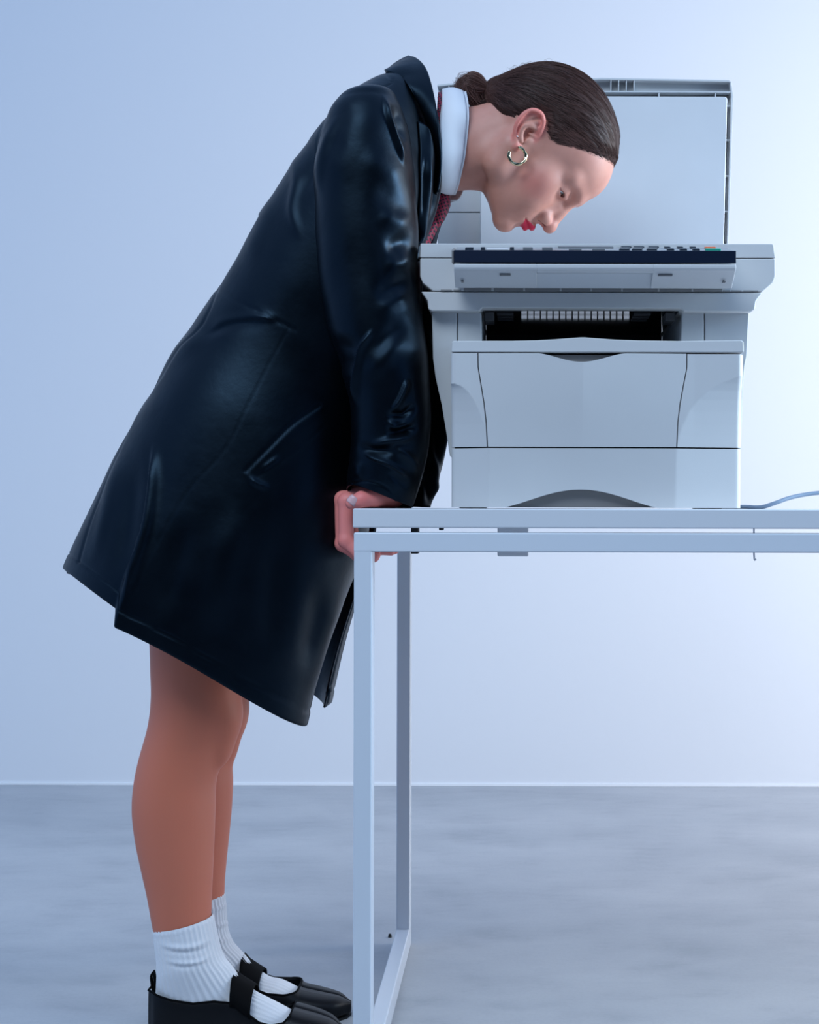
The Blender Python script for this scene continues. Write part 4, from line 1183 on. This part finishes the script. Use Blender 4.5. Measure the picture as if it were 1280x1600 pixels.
for mir in (False, True):
    ribbon('coat_collar', outer_e, fold_e, M_LEATHER, 70, 24, .0035, .002, lambda px, py: relief(px, py, [([(628, 121), (645, 146), (660, 180), (673, 222)], 1.5, -.0012, 'seam')]), mir)
    ribbon('coat_collar', fold_e, inner_e, M_LEATHER, 70, 8, .0030, .001, None, mir)
    # lapel: two long soft folds running down to the copier
    la = [P(670, 222, .130), P(676, 246, .140), P(672, 285, .148), P(668, 320, .160), P(660, 352, .172), P(652.5, 384, .180), P(648, 410, .186)]
    lb = [P(682, 225, .150), P(686, 262, .150), P(686, 300, .160), P(680, 326, .172), P(671, 352, .182), P(660, 378, .190), P(652, 404, .194)]
    lc = [P(652, 190, .128), P(655, 230, .128), P(655, 265, .124), P(655, 300, .130), P(652, 345, .140), P(650, 380, .150), P(648, 410, .158)]
    la, lb, lc = [on_coat(p, .010) for p in la], [on_coat(p, .006) for p in lb], [on_coat(p, .003) for p in lc]
    ribbon('lapel', la, lb, M_LEATHER, 60, 12, .0030, .005, None, mir)
    ribbon('lapel', lc, la, M_LEATHER, 60, 20, .0030, .010, lambda px, py: relief(px, py, [([(664, 235), (664, 290), (660, 350)], 4, -.0055), ([(670, 240), (669, 290), (663, 345)], 3, .0025)]), mir)

# --- shirt collar, folded down round the neck
def ringcurve(pts_near, Yfar=None):
    return pts_near
def collar_strip(A, B, bulge, mir, name='shirt_collar', m=M_SHIRT, nv=14, th=.0022):
    return ribbon(name, A, B, m, 60, nv, th, bulge, None, mir)
top_n = [P(724, 141.5, YC0), P(723, 144, .262), P(726, 160, .237), P(727, 180, .226), P(724.5, 215, .224), P(721, 245, .226), P(715.5, 272, .234), P(710.5, 292, .248), P(706.5, 303.5, .263)]
bot_n = [P(689, 140.5, YC0), P(689.5, 143, .256), P(688.5, 165, .226), P(685.5, 195, .212), P(687, 220, .208), P(687.5, 245, .210), P(686, 268, .218), P(683.5, 286, .230), P(682, 297.5, .244)]
for mir in (False, True): collar_strip(bot_n, top_n, .003, mir)
# stand of the collar inside
ins = [p + np.array([.004, 0, 0]) + (np.array([0, YC0, p[2]]) - np.array([0, p[1], p[2]])) * .06 for p in top_n]
low = [p + np.array([-.020, 0, -.002]) + (np.array([0, YC0, p[2]]) - np.array([0, p[1], p[2]])) * .10 for p in top_n]
for mir in (False, True): collar_strip(ins, low, 0, mir, 'shirt_collar_stand')
# shirt over the trunk, seen only between collar and lapels
SF = Field(axis_points(P(330, 0, .28)[0], P(735, 0, .28)[0], .005, []), axis_points(.08, .50, .006, []), axis_points(P(0, 800, .28)[2], P(0, 150, .28)[2], .005, []))
for a, b in zip(spine[:-1], spine[1:]):
    for s in (-1, 1): SF.add(cone(P(a[0], a[1], YC0 + s*a[3]), P(b[0], b[1], YC0 + s*b[3]), a[2] + .005, b[2] + .005), .012)
V, Q = SF.mesh(); pp(mesh_np('shirt', V, Q, M_SHIRT))
0 and ribbon('shirt_front', [P(700, 296, .262), P(712, 312, YC0), P(712, 312, YC0 + .001), P(704, 300, .308)], [P(664, 372, .235), P(676, 384, YC0), P(676, 384, YC0 + .001), P(664, 372, .335)], M_SHIRT, 30, 8, .002, 0)

# --- tie: band under the collar, knot and blade
band_a = [P(684, 146, YC0), P(683.5, 149, .262), P(682, 170, .232), P(682, 200, .216), P(683, 235, .214), P(682, 262, .222), P(683.5, 280, .236)]
band_b = [p + np.array([.020, 0, .0]) + np.array([0, (YC0 - p[1]) * .06, 0]) for p in band_a]
for mir in (False, True): ribbon('tie_band', band_a, band_b, M_TIE, 50, 8, .0030, .002, None, mir)
def slab(name, rows, m, th):
    """Closed solid along rows of (center point, half width vector, thickness) with rounded faces."""
    V = []; n = 20
    for c, hw, tv in rows:
        for k in range(n):
            a = 2*np.pi*k/n
            ca, sa = math.cos(a), math.sin(a)
            V.append(c + hw*np.sign(ca)*abs(ca)**.7 + tv*np.sign(sa)*abs(sa)**.7)
    M = len(rows); Fq = [tuple(r) for r in grid_faces(M, n, True).tolist()] + [tuple(range(n)), tuple(range(M*n - 1, (M-1)*n - 1, -1))]
    o = mesh_np(name, V, Fq, m); fixn(o.data); return pp(o)
def trow(px, py, wpx, wy, tpx, ang):
    """Tie section: depth half width wy; thickness direction in the picture plane at ang degrees."""
    s = (CAM_D + YC0) / F_PX; a = math.radians(ang)
    return (P(px, py, YC0 - .012), np.array([0, wy, 0]), np.array([math.cos(a)*tpx*s, 0, math.sin(a)*tpx*s]))
slab('tie_knot', [trow(691, 301, 0, .016, 9, -12), trow(692, 306, 0, .020, 11, -12), trow(692, 316, 0, .021, 11.5, -16), trow(689, 328, 0, .019, 10.5, -18), trow(685, 340, 0, .016, 9, -20), trow(680.5, 350, 0, .013, 7.0, -24), trow(679.5, 352.5, 0, .010, 5, -24)], M_TIE, 0)
slab('tie_blade', [trow(683, 340, 0, .013, 7, -26), trow(677, 352, 0, .014, 7.5, -28), trow(670, 364, 0, .017, 8.6, -28), trow(661, 380, 0, .020, 9, -28), trow(650, 402, 0, .023, 8, -26), trow(640, 430, 0, .026, 5, -20), trow(630, 470, 0, .029, 4, -15)], M_TIE, 0)

# --- socks
def sock(rows, dx, dy, Y, wrinkles):
    R = [(a + dx, b + dy, c + dx, d + dy, Y, w, w) for a, b, c, d, w in rows]
    G = loft(R, 170, 216, power=(1., 1.))
    nrm = grid_normals(G, True); ctr = G.mean(1, keepdims=True)
    if ((G - ctr) * nrm).sum() < 0: nrm = -nrm
    phi = np.linspace(0, 2*np.pi, 216, endpoint=False)[None, :]
    m = (np.arange(170) / 169.)[:, None]
    rib = .00075 * np.cos(phi * 38) * (1 - sstep((m - .40) / .12) * .72) * (1 - .55*np.exp(-(m/.012)**2))
    px, py = proj(G)
    h = rib + relief(px, py, wrinkles) + .0008*np.exp(-((m - .015)/.012)**2)
    G = G + nrm * h[..., None]
    V = G.reshape(-1, 3); f = grid_faces(170, 216, True).tolist() + [tuple(range(169*216, 170*216))]
    o = mesh_np('sock', V, f, M_SOCK); fixn(o.data); pp(o); return o
sockN = [(241, 1452, 333.5, 1431, .0385), (241.5, 1462, 337, 1441, .0395), (243, 1480, 341, 1458, .0395), (245.5, 1500, 345.5, 1478, .039), (246.5, 1520, 352, 1496, .038), (246, 1540, 364, 1513, .034), (245, 1562, 379, 1533, .0295), (243, 1590, 399, 1549, .027), (270, 1616, 423, 1561, .027), (330, 1619, 444, 1572, .031), (390, 1619, 468, 1586, .032), (450, 1619, 496, 1602, .029), (492, 1615, 512, 1608, .014)]
wrN = [([(246, 1474), (270, 1481), (305, 1480), (335, 1466)], 4.0, .0026), ([(247, 1483), (275, 1489), (310, 1487), (337, 1475)], 3.0, -.0016), ([(255, 1501), (285, 1506), (315, 1503), (340, 1488)], 3.2, .0022), ([(258, 1508), (288, 1513), (318, 1508)], 3, -.0014), ([(350, 1500), (364, 1517), (380, 1534)], 6, .001)]
sock(sockN, 0, 0, YN, wrN)
sockF = [(266, 1418, 352, 1397, .0375), (268, 1432, 354.5, 1412, .038), (270, 1450, 356, 1432, .038), (272, 1470, 358, 1452, .0375), (274, 1490, 366, 1474, .037), (276, 1512, 384, 1494, .033), (278, 1536, 399, 1511, .027), (300, 1566, 421, 1526, .027), (350, 1580, 446, 1533, .031), (400, 1583, 474, 1548, .032), (455, 1583, 500, 1566, .028), (500, 1578, 522, 1570, .013)]
wrF = [([(330, 1424), (345, 1420), (356, 1412)], 3, .0020), ([(335, 1450), (350, 1446), (360, 1440)], 3, .0022), ([(340, 1475), (355, 1470), (364, 1464)], 3, .0018)]
sock(sockF, 0, 0, YF, wrF)

# --- shoes: flat mary janes with strap, heel tab and binding
def shoe(Y, x0, x1, openz, strap_at, toes, name='shoe'):
    """x0 heel and x1 toe in metres; openz(l) height of the rim; strap_at fractions."""
    Ln = x1 - x0; nl, nphi = 150, 64
    Ls = np.linspace(0, 1, nl)
    wid = np.interp(Ls, [0, .015, .05, .12, .25, .4, .55, .70, .80, .88, .94, .975, 1], [.010, .022, .0300, .0350, .0360, .0355, .0400, .0440, .0430, .0375, .0285, .0170, .003])
    wid = np.convolve(np.pad(wid, 4, 'edge'), np.ones(9)/9, 'valid')
    toph = np.interp(Ls, [0, .03, .10, .2, .3, .45, .6, .68, .76, .84, .91, .96, 1], [.060, .066, .066, .062, .056, .052, .052, .0505, .0430, .0350, .0275, .0215, .0130])
    toph = np.convolve(np.pad(toph, 4, 'edge'), np.ones(9)/9, 'valid')
    zb = np.interp(Ls, [0, .05, .7, .9, 1], [.004, .002, .002, .003, .007])
    oz = openz(Ls)
    toph = np.where(Ls < .70, np.maximum(toph, oz + .014), np.interp(Ls, [.70, .74, .87, .95, 1], toes))
    toph = np.convolve(np.pad(toph, 5, 'edge'), np.ones(11)/11, 'valid')
    rim_l, rim_r, body_ = [], [], np.zeros((nl, nphi, 3))
    for i, l in enumerate(Ls):
        w, t, b = wid[i], toph[i], zb[i]
        yc = Y + .004*math.sin(np.pi*l)
        # rim angle: where the section side reaches the rim height
        hh = np.clip((oz[i] - b) / max(t - b, 1e-4), 0, 1)
        # superellipse section, angle from the top
        def pt(a):
            s, c = math.sin(a), math.cos(a)
            ee = .75 if c > 0 else .42
            return w*np.sign(s)*abs(s)**.50, b + (t - b)*(.42 + (.58 if c > 0 else .42)*np.sign(c)*abs(c)**ee)
        lo, hi = 0., math.pi*.62
        if oz[i] < t - 1e-4:
            for _ in range(30):
                mid = (lo + hi)/2
                if pt(mid)[1] > oz[i]: lo = mid
                else: hi = mid
            a0 = mid
        else: a0 = 0.
        aa = np.linspace(a0, 2*np.pi - a0, nphi)
        for j, a in enumerate(aa):
            yy, z = pt(a); body_[i, j] = (x0 + Ln*l, yc - yy, max(z, .0015))
        if a0 > .05: rim_l.append(body_[i, 0]); rim_r.append(body_[i, -1])
    f = grid_faces(nl, nphi, False).tolist() + [tuple((nl-1)*nphi + j for j in range(nphi))]
    root = mesh_np(name, body_.reshape(-1, 3), f, M_SHOE); fixn(root.data); solid(root, .0022, 1)
    root.modifiers[-1].offset = -1
    # sole
    so = []
    n = 60
    for z in (.0, .0022):
        for sgn in (1, -1):
            pass
    ol = [(x0 + Ln*l, Y + .004*math.sin(np.pi*l) - w*.93) for l, w in zip(Ls[::3], wid[::3])] + [(x0 + Ln*l, Y + .004*math.sin(np.pi*l) + w*.93) for l, w in zip(Ls[::-3], wid[::-3])]
    k = len(ol)
    V = [(x, y, .0) for x, y in ol] + [(x, y, .0035) for x, y in ol]
    Fq = [tuple(range(k)), tuple(range(2*k-1, k-1, -1))] + [(i, (i+1) % k, k + (i+1) % k, k + i) for i in range(k)]
    s_ = mesh_np('shoe_sole', V, Fq, M_RUBBER, None, False); fixn(s_.data)
    loop = np.array(rim_l + rim_r[::-1])
    V, Fq = sweep(loop, np.full(len(loop), .0016), 8, True)
    bnd = mesh_np('shoe_binding', V, Fq, M_ELASTIC)
    # strap over the instep
    l0, l1 = strap_at
    SG = []
    for l in np.linspace(l0, l1, 10):
        i = int(l*(nl-1)); row = []
        a, b = body_[i, 0], body_[i, -1]
        topz = shoe_top(Y, x0 + Ln*l)
        for q in np.linspace(0, 1, 28):
            yy = a[1]*(1-q) + b[1]*q
            zz_ = oz[i] - .004 + (topz - oz[i] + .004)*math.sin(np.pi*q)**.42
            row.append((x0 + Ln*l, yy + .0030*(-1 if q < .5 else 1), zz_))
        SG.append(row)
    SG = np.array(SG); st = mesh_np('shoe_strap', SG.reshape(-1, 3), grid_faces(10, 28, False).tolist(), M_ELASTIC); solid(st, .0022, 0)
    # heel pull tab
    tz = oz[1]
    tabp = [(x0 + .004, Y, tz - .006), (x0 + .0015, Y, tz + .008), (x0 + .001, Y, tz + .018), (x0 + .0035, Y, tz + .0225), (x0 + .0055, Y, tz + .015), (x0 + .0055, Y, tz - .002)]
    tb_ = []
    for p in catmull(tabp, 24): tb_.append([(p[0], p[1] + y, p[2]) for y in np.linspace(-.006, .006, 6)])
    tb_ = np.array(tb_); tg = mesh_np('heel_tab', tb_.reshape(-1, 3), grid_faces(24, 6, False).tolist(), M_ELASTIC); solid(tg, .0014, 0)
    for o in (root, s_, bnd, st, tg): pp(o)
def xa_(px, Y): return (px - VX) * (CAM_D + Y) / F_PX
def za_(py, Y): return CAM_Z - (py - VY) * (CAM_D + Y) / F_PX
TOPS = {}
def shoe_top(Y, x): return float(np.interp(x, *TOPS[Y]))
TOPS[YN] = ([xa_(v, YN) for v in (340, 358, 376, 402, 430)], [za_(v, YN) + e for v, e in ((1508, .0110), (1524, .0095), (1534, .0045), (1549, .003), (1563, .003))])
TOPS[YF] = ([xa_(v, YF) for v in (350, 377, 388, 413, 430)], [za_(v, YF) + e for v, e in ((1482, .0115), (1499, .0100), (1508, .005), (1524, .0035), (1531, .003))])
def rimN(l):
    X = [xa_(v, YN) for v in (235, 243, 252, 275, 308, 340, 372, 395, 412, 430, 450, 459, 464)]; Z = [za_(v, YN - .028) for v in (1554, 1555, 1558, 1564, 1569, 1566, 1569, 1585, 1596, 1600, 1596, 1588, 1578)]
    x0, x1 = xa_(234.5, YN), xa_(541, YN); return np.interp(x0 + (x1 - x0)*l, X, Z)
def rimF(l):
    X = [xa_(v, YF) for v in (258, 266, 275, 300, 335, 365, 385, 405, 425, 450, 470, 478, 482)]; Z = [za_(v, YF - .028) for v in (1514, 1515, 1518, 1525, 1531, 1529, 1533, 1545, 1552, 1553, 1551, 1546, 1540)]
    x0, x1 = xa_(258, YF), xa_(550.5, YF); return np.interp(x0 + (x1 - x0)*l, X, Z)
def fr(px, a, b): return (px - a) / (b - a)
shoe(YN, xa_(237.5, YN), xa_(541, YN), rimN, (fr(365, 234.5, 541), fr(398, 234.5, 541)), (.050, .047, .038, .030, .016))
shoe(YF, xa_(258, YF), xa_(550.5, YF), rimF, (fr(381, 258, 550.5), fr(412, 258, 550.5)), (.045, .041, .034, .030, .020))
# ------------------------------------------------------------------ hair
hair_line = np.array([(-.185, .016), (-.166, .036), (-.141, .052), (-.125, .073), (-.115, .092), (-.106, .112), (-.088, .106), (-.074, .104), (-.063, .116), (-.048, .138), (-.032, .154), (-.023, .167), (-.013, .183), (-.006, .194), (.02, .21)])
def hair_side(f, u):
    d, t, s = pdist(f, u, hair_line)
    poly = np.concatenate([hair_line, [(.3, .21), (.3, .6), (-.6, .6), (-.6, .020)]])
    ins = np.zeros(np.shape(f), bool)
    for (x0, y0), (x1, y1) in zip(poly, np.roll(poly, -1, 0)):
        if y0 == y1: continue
        ins ^= ((y0 > u) != (y1 > u)) & (f < (x1 - x0) * (u - y0) / (y1 - y0) + x0)
    return np.where(ins, d, -d)
sgn = 1.0
def hair_d(p):
    q = tohead(p); return hair_side(q[..., 0], q[..., 1]) * sgn
HX = axis_points(P(745, 0, .28)[0], P(985, 0, .28)[0], .0018, []); HY = axis_points(YC0 - .10, YC0 + .10, .0018, []); HZ = axis_points(P(0, 300, .28)[2], P(0, 70, .28)[2], .0018, [])
HF = Field(HX, HY, HZ)
skull(HF)
HF.add(cone(P(806, 158, YC0), P(773, 147, YC0), .022, .010), .025)       # gathers towards the tie
q = HF.pts((slice(None),) * 3)
hd = hair_d(q)
ql = tohead(q)
vol = .0045 + .0055 * sstep((hd - .01) / .05) 
off = np.where(hd > 0, vol * sstep(hd / .018) , -.10*np.minimum(-hd, .02)) - .0006
base_D = HF.D.copy()
HF.D = np.maximum(HF.D - off.astype(np.float32), (-hd - .003).astype(np.float32))
tie_p = P(770, 146, YC0)
def hair_height(V):
    """Fine ridges that run along the strands towards the tie."""
    d = V - tie_p; L2 = np.linalg.norm(d, axis=1)
    ax = tie_p - H(-.02, .15, 0); ax /= np.linalg.norm(ax)
    e1 = np.cross(ax, [0, 1, 0]); e1 /= np.linalg.norm(e1); e2 = np.cross(ax, e1)
    th = np.arctan2(d @ e1, d @ e2)
    r = RNG.random(6) * 6
    return (np.sin(th*61 + 2.5*np.sin(L2*40 + r[0])) * .5 + np.sin(th*143 + r[1] + 3*np.sin(L2*25)) * .35 + np.sin(th*29 + r[2]) * .6)
HV, HQ = HF.mesh()
hair = mesh_np('hair', HV, HQ, M_HAIR)
vn = np.zeros(len(HV) * 3); hair.data.vertices.foreach_get('normal', vn); vn = vn.reshape(-1, 3)
hh = hair_height(HV) * .00045
HV2 = HV + vn * hh[:, None]; hair.data.vertices.foreach_set('co', HV2.ravel()); hair.data.update(); pp(hair)
# strands: combed from the hairline over the head into the tie
def sampleD(p):
    """Trilinear hair surface distance."""
    g = []
    for k in range(3):
        a = HF.ax[k]; i = np.clip(np.searchsorted(a, p[:, k]) - 1, 0, len(a) - 2); g.append((i, (p[:, k] - a[i]) / (a[i+1] - a[i])))
    out = 0
    for a in (0, 1):
        for b in (0, 1):
            for c in (0, 1):
                w = (g[0][1] if a else 1 - g[0][1]) * (g[1][1] if b else 1 - g[1][1]) * (g[2][1] if c else 1 - g[2][1])
                out = out + w * HF.D[g[0][0] + a, g[1][0] + b, g[2][0] + c]
    return out
def gradD(p):
    e = .0025; return np.stack([sampleD(p + np.eye(3)[k]*e) - sampleD(p - np.eye(3)[k]*e) for k in range(3)], -1)
hdv = hair_d(HV)
vis = HV[(hdv > .003)]
edge = HV[(hdv > .001) & (hdv < .016) & (tohead(HV)[:, 0] > -.115)]
def strands(n, npts, r, name, lift, m, jit):
    st = np.where((np.arange(n) < n * .72)[:, None], edge[RNG.integers(0, len(edge), n)], vis[RNG.integers(0, len(vis), n)])
    tl = np.linspace(0, 1, npts)
    ends = tie_p + RNG.normal(0, 1, (n, 3)) * np.array([.004, .010, .009])
    P3 = st[:, None] * (1 - tl[None, :, None]) + ends[:, None] * tl[None, :, None]
    # short of the tie for some
    flat = P3.reshape(-1, 3)
    lf = (lift * RNG.random(n))[:, None] * np.ones(npts)[None]
    lf = lf.ravel()
    for _ in range(7):
        g = gradD(flat); g /= np.linalg.norm(g, axis=1)[:, None] + 1e-9
        flat = flat - g * (sampleD(flat) - lf)[:, None] * .85
    P3 = flat.reshape(n, npts, 3)
    P3[:, 1:-1] = (P3[:, :-2] + P3[:, 1:-1]*2 + P3[:, 2:]) / 4
    w = RNG.normal(0, jit, (n, 1, 3)) * np.sin(np.pi * tl)[None, :, None]
    P3 = P3 + w
    return add_curves(name, P3, r, m)
def add_curves(name, P3, r, m, taper=True):
    V, Fq = [], []; base = 0
    n, k, _ = P3.shape
    rr = r * (np.linspace(1, .55, k) if taper else np.ones(k))
    T = np.gradient(P3, axis=1); T /= np.linalg.norm(T, axis=2)[..., None] + 1e-12
    A = np.cross(T, np.array([.3, .9, .1])); A /= np.linalg.norm(A, axis=2)[..., None] + 1e-12; B = np.cross(T, A)
    ang = np.array([0, 2*np.pi/3, 4*np.pi/3])
    V = P3[:, :, None] + (A[:, :, None] * np.cos(ang)[None, None, :, None] + B[:, :, None] * np.sin(ang)[None, None, :, None]) * rr[None, :, None, None]
    idx = np.arange(n * k * 3).reshape(n, k, 3)
    f = []
    for j in range(3):
        j2 = (j + 1) % 3
        f.append(np.stack([idx[:, :-1, j], idx[:, :-1, j2], idx[:, 1:, j2], idx[:, 1:, j]], -1).reshape(-1, 4))
    o = mesh_np(name, V.reshape(-1, 3), np.concatenate(f).tolist(), m); o['kind'] = 'stuff'
    return pp(o)
strands(4200, 20, .00018, 'hair_strands', .0012, M_HAIR2, .0004)
strands(3600, 20, .00018, 'hair_strands', .0010, M_HAIR, .0003)
# flyaway hairs over the crown
def flyaways(n):
    st = vis[RNG.integers(0, len(vis), n * 6)]
    st = st[(st[:, 2] > P(0, 210, .28)[2])][:n]
    n = len(st); k = 12; out = np.zeros((n, k, 3))
    g = gradD(st); g /= np.linalg.norm(g, axis=1)[:, None]
    dirn = (tie_p - st); dirn /= np.linalg.norm(dirn, axis=1)[:, None]
    L3 = RNG.uniform(.012, .040, n)
    for j in range(k):
        t = j / (k - 1)
        out[:, j] = st + dirn * (L3*t)[:, None] + g * (L3*.42*np.sin(t*2.4)*RNG.uniform(.5, 1, n))[:, None] + np.array([.0, .004, .003]) * np.sin(t*5 + st[:, :1]*300) * t
    return add_curves('flyaway_hair', out, .00015, M_HAIR2)
flyaways(220)
# short hairs at the nape and temple
def fringe(pts, n, ln, dirv, spread):
    out = []
    C = catmull(pts, 60)
    for _ in range(n):
        b = C[RNG.integers(0, 60)] + RNG.normal(0, .002, 3)
        d = np.array(dirv) + RNG.normal(0, spread, 3); d /= np.linalg.norm(d)
        l = ln * RNG.uniform(.4, 1); c = RNG.normal(0, .2, 3)
        out.append([b + d*l*t + c*l*t*t for t in np.linspace(0, 1, 8)])
    return np.array(out)
# small ponytail of loose curls behind the tie
PT = P(770, 145, YC0)
curl = []
for k in range(1500):
    a = RNG.uniform(0, 2*np.pi); rad = RNG.uniform(.2, 1)**.6
    oy = math.cos(a) * rad * .021; oz = math.sin(a) * rad
    cpx = [(770, 146), (758 + 3*oz, 139 - 9*oz), (742 + 6*oz, 133 - 19*oz), (727 + 8*oz, 131 - 17*oz - 3)]
    end = [(716 + RNG.normal(0, 4), 134 + RNG.normal(0, 5)), (734 + RNG.normal(0, 5), 150 + RNG.normal(0, 6)), (745 + RNG.normal(0, 6), 164 + RNG.normal(0, 4)), (728 + RNG.normal(0, 4), 145 + RNG.normal(0, 8))][RNG.integers(0, 4)]
    midp = ((cpx[-1][0] + end[0])/2 + RNG.normal(0, 4) - 2, (cpx[-1][1] + end[1])/2 + RNG.normal(0, 3))
    pts = [P(*c, YC0 + oy * s) for c, s in zip(cpx, (.2, .7, 1, 1.1))] + [P(*midp, YC0 + oy*1.0), P(*end, YC0 + oy*.8)]
    curl.append(catmull(pts, 18))
add_curves('ponytail_hair', np.array(curl), .00042, M_HAIR2)
curl = []
for k in range(260):   # dark loop underneath
    a = RNG.uniform(0, 2*np.pi); rad = RNG.uniform(0, 1)**.5; oy = math.cos(a)*rad*.016; oz = math.sin(a)*rad
    pts = [P(771, 147, YC0 + oy*.2), P(762 - 2*oz, 156 + 6*oz, YC0 + oy), P(748 - 4*oz, 162 + 8*oz, YC0 + oy), P(736 - 3*oz, 155 + 7*oz, YC0 + oy), P(731 + 4*oz, 140 + 5*oz, YC0 + oy), P(742 + 3*oz, 128 + 6*oz, YC0 + oy)]
    curl.append(catmull(pts, 16))
add_curves('ponytail_hair', np.array(curl), .00040, M_HAIR)
PF = Field(axis_points(P(700, 0, .28)[0], P(790, 0, .28)[0], .0016, []), axis_points(YC0 - .04, YC0 + .04, .0016, []), axis_points(P(0, 185, .28)[2], P(0, 95, .28)[2], .0016, []))
for a, b, r1, r2 in (((772, 146), (758, 144), .007, .010), ((758, 144), (740, 138), .010, .0135), ((740, 136), (732, 140), .0125, .010), ((758, 152), (744, 158), .008, .006)):
    PF.add(cone(P(*a, YC0), P(*b, YC0), r1, r2), .008)
V, Q = PF.mesh(); pp(mesh_np('ponytail', V, Q, M_HAIR))
# elastic
a = np.linspace(0, 2*np.pi, 30, endpoint=False); axd = np.array([1, 0, .05]); 
ringp = np.array([PT + np.array([.001*math.sin(3*t), math.cos(t)*.0125, math.sin(t)*.0125]) for t in a])
V, Q = sweep(ringp, np.full(30, .0040), 10, True); pp(mesh_np('hair_tie', V, Q, M_ELASTIC))
bm = bmesh.new(); bmesh.ops.create_icosphere(bm, subdivisions=2, radius=.0055, matrix=Matrix.Translation(P(773, 142, YC0 - .009)))
me = bpy.data.meshes.new('hair_tie'); bm.to_mesh(me); bm.free(); me.shade_smooth(); pp(link('hair_tie', me, M_ELASTIC))

# ------------------------------------------------------------------ earrings
lob = H(*EARN(.06, -.001, .0135))
def hoop(sgn_):
    c = P(807.3, 243.2, lob[1] - .0030); R_ = 13.3 * (CAM_D + c[1]) / F_PX
    n, k = 120, 16; a = np.linspace(math.radians(86), math.radians(86 - 298), n)
    V = []
    for i, t in enumerate(a):
        tw = t * 1.9
        ctr = c + np.array([math.cos(t)*R_, .0022*math.cos(t), math.sin(t)*R_])
        rad = np.array([math.cos(t), 0, math.sin(t)]); dep = np.array([0, 1., 0])
        taper = min(1, min(i, n - 1 - i) / 5 + .45)
        for j in range(k):
            b = 2*np.pi*j/k
            x, y = math.cos(b), math.sin(b)
            x, y = np.sign(x)*abs(x)**.7*.0025, np.sign(y)*abs(y)**.7*.0021
            x2, y2 = x*math.cos(tw) - y*math.sin(tw), x*math.sin(tw) + y*math.cos(tw)
            V.append(ctr + (rad*x2 + dep*y2)*taper)
    V = np.array(V)
    if sgn_ < 0: V[:, 1] = 2*YC0 - V[:, 1]
    Q = grid_faces(n, k, True).tolist() + [tuple(range(k)), tuple(range((n-1)*k, n*k))]
    o = mesh_np('hoop_earring', V, Q, M_GOLD); fixn(o.data); o['label'] = 'twisted gold hoop earring'; return pp(o)
hoop(1); hoop(-1)
bm = bmesh.new(); bmesh.ops.create_icosphere(bm, subdivisions=3, radius=.0013, matrix=Matrix.Translation(H(*EARN(.24, -.0065, .0165))))
me = bpy.data.meshes.new('ear_stud'); bm.to_mesh(me); bm.free(); me.shade_smooth(); o = pp(link('ear_stud', me, M_SILVER)); o['label'] = 'tiny silver ball stud'
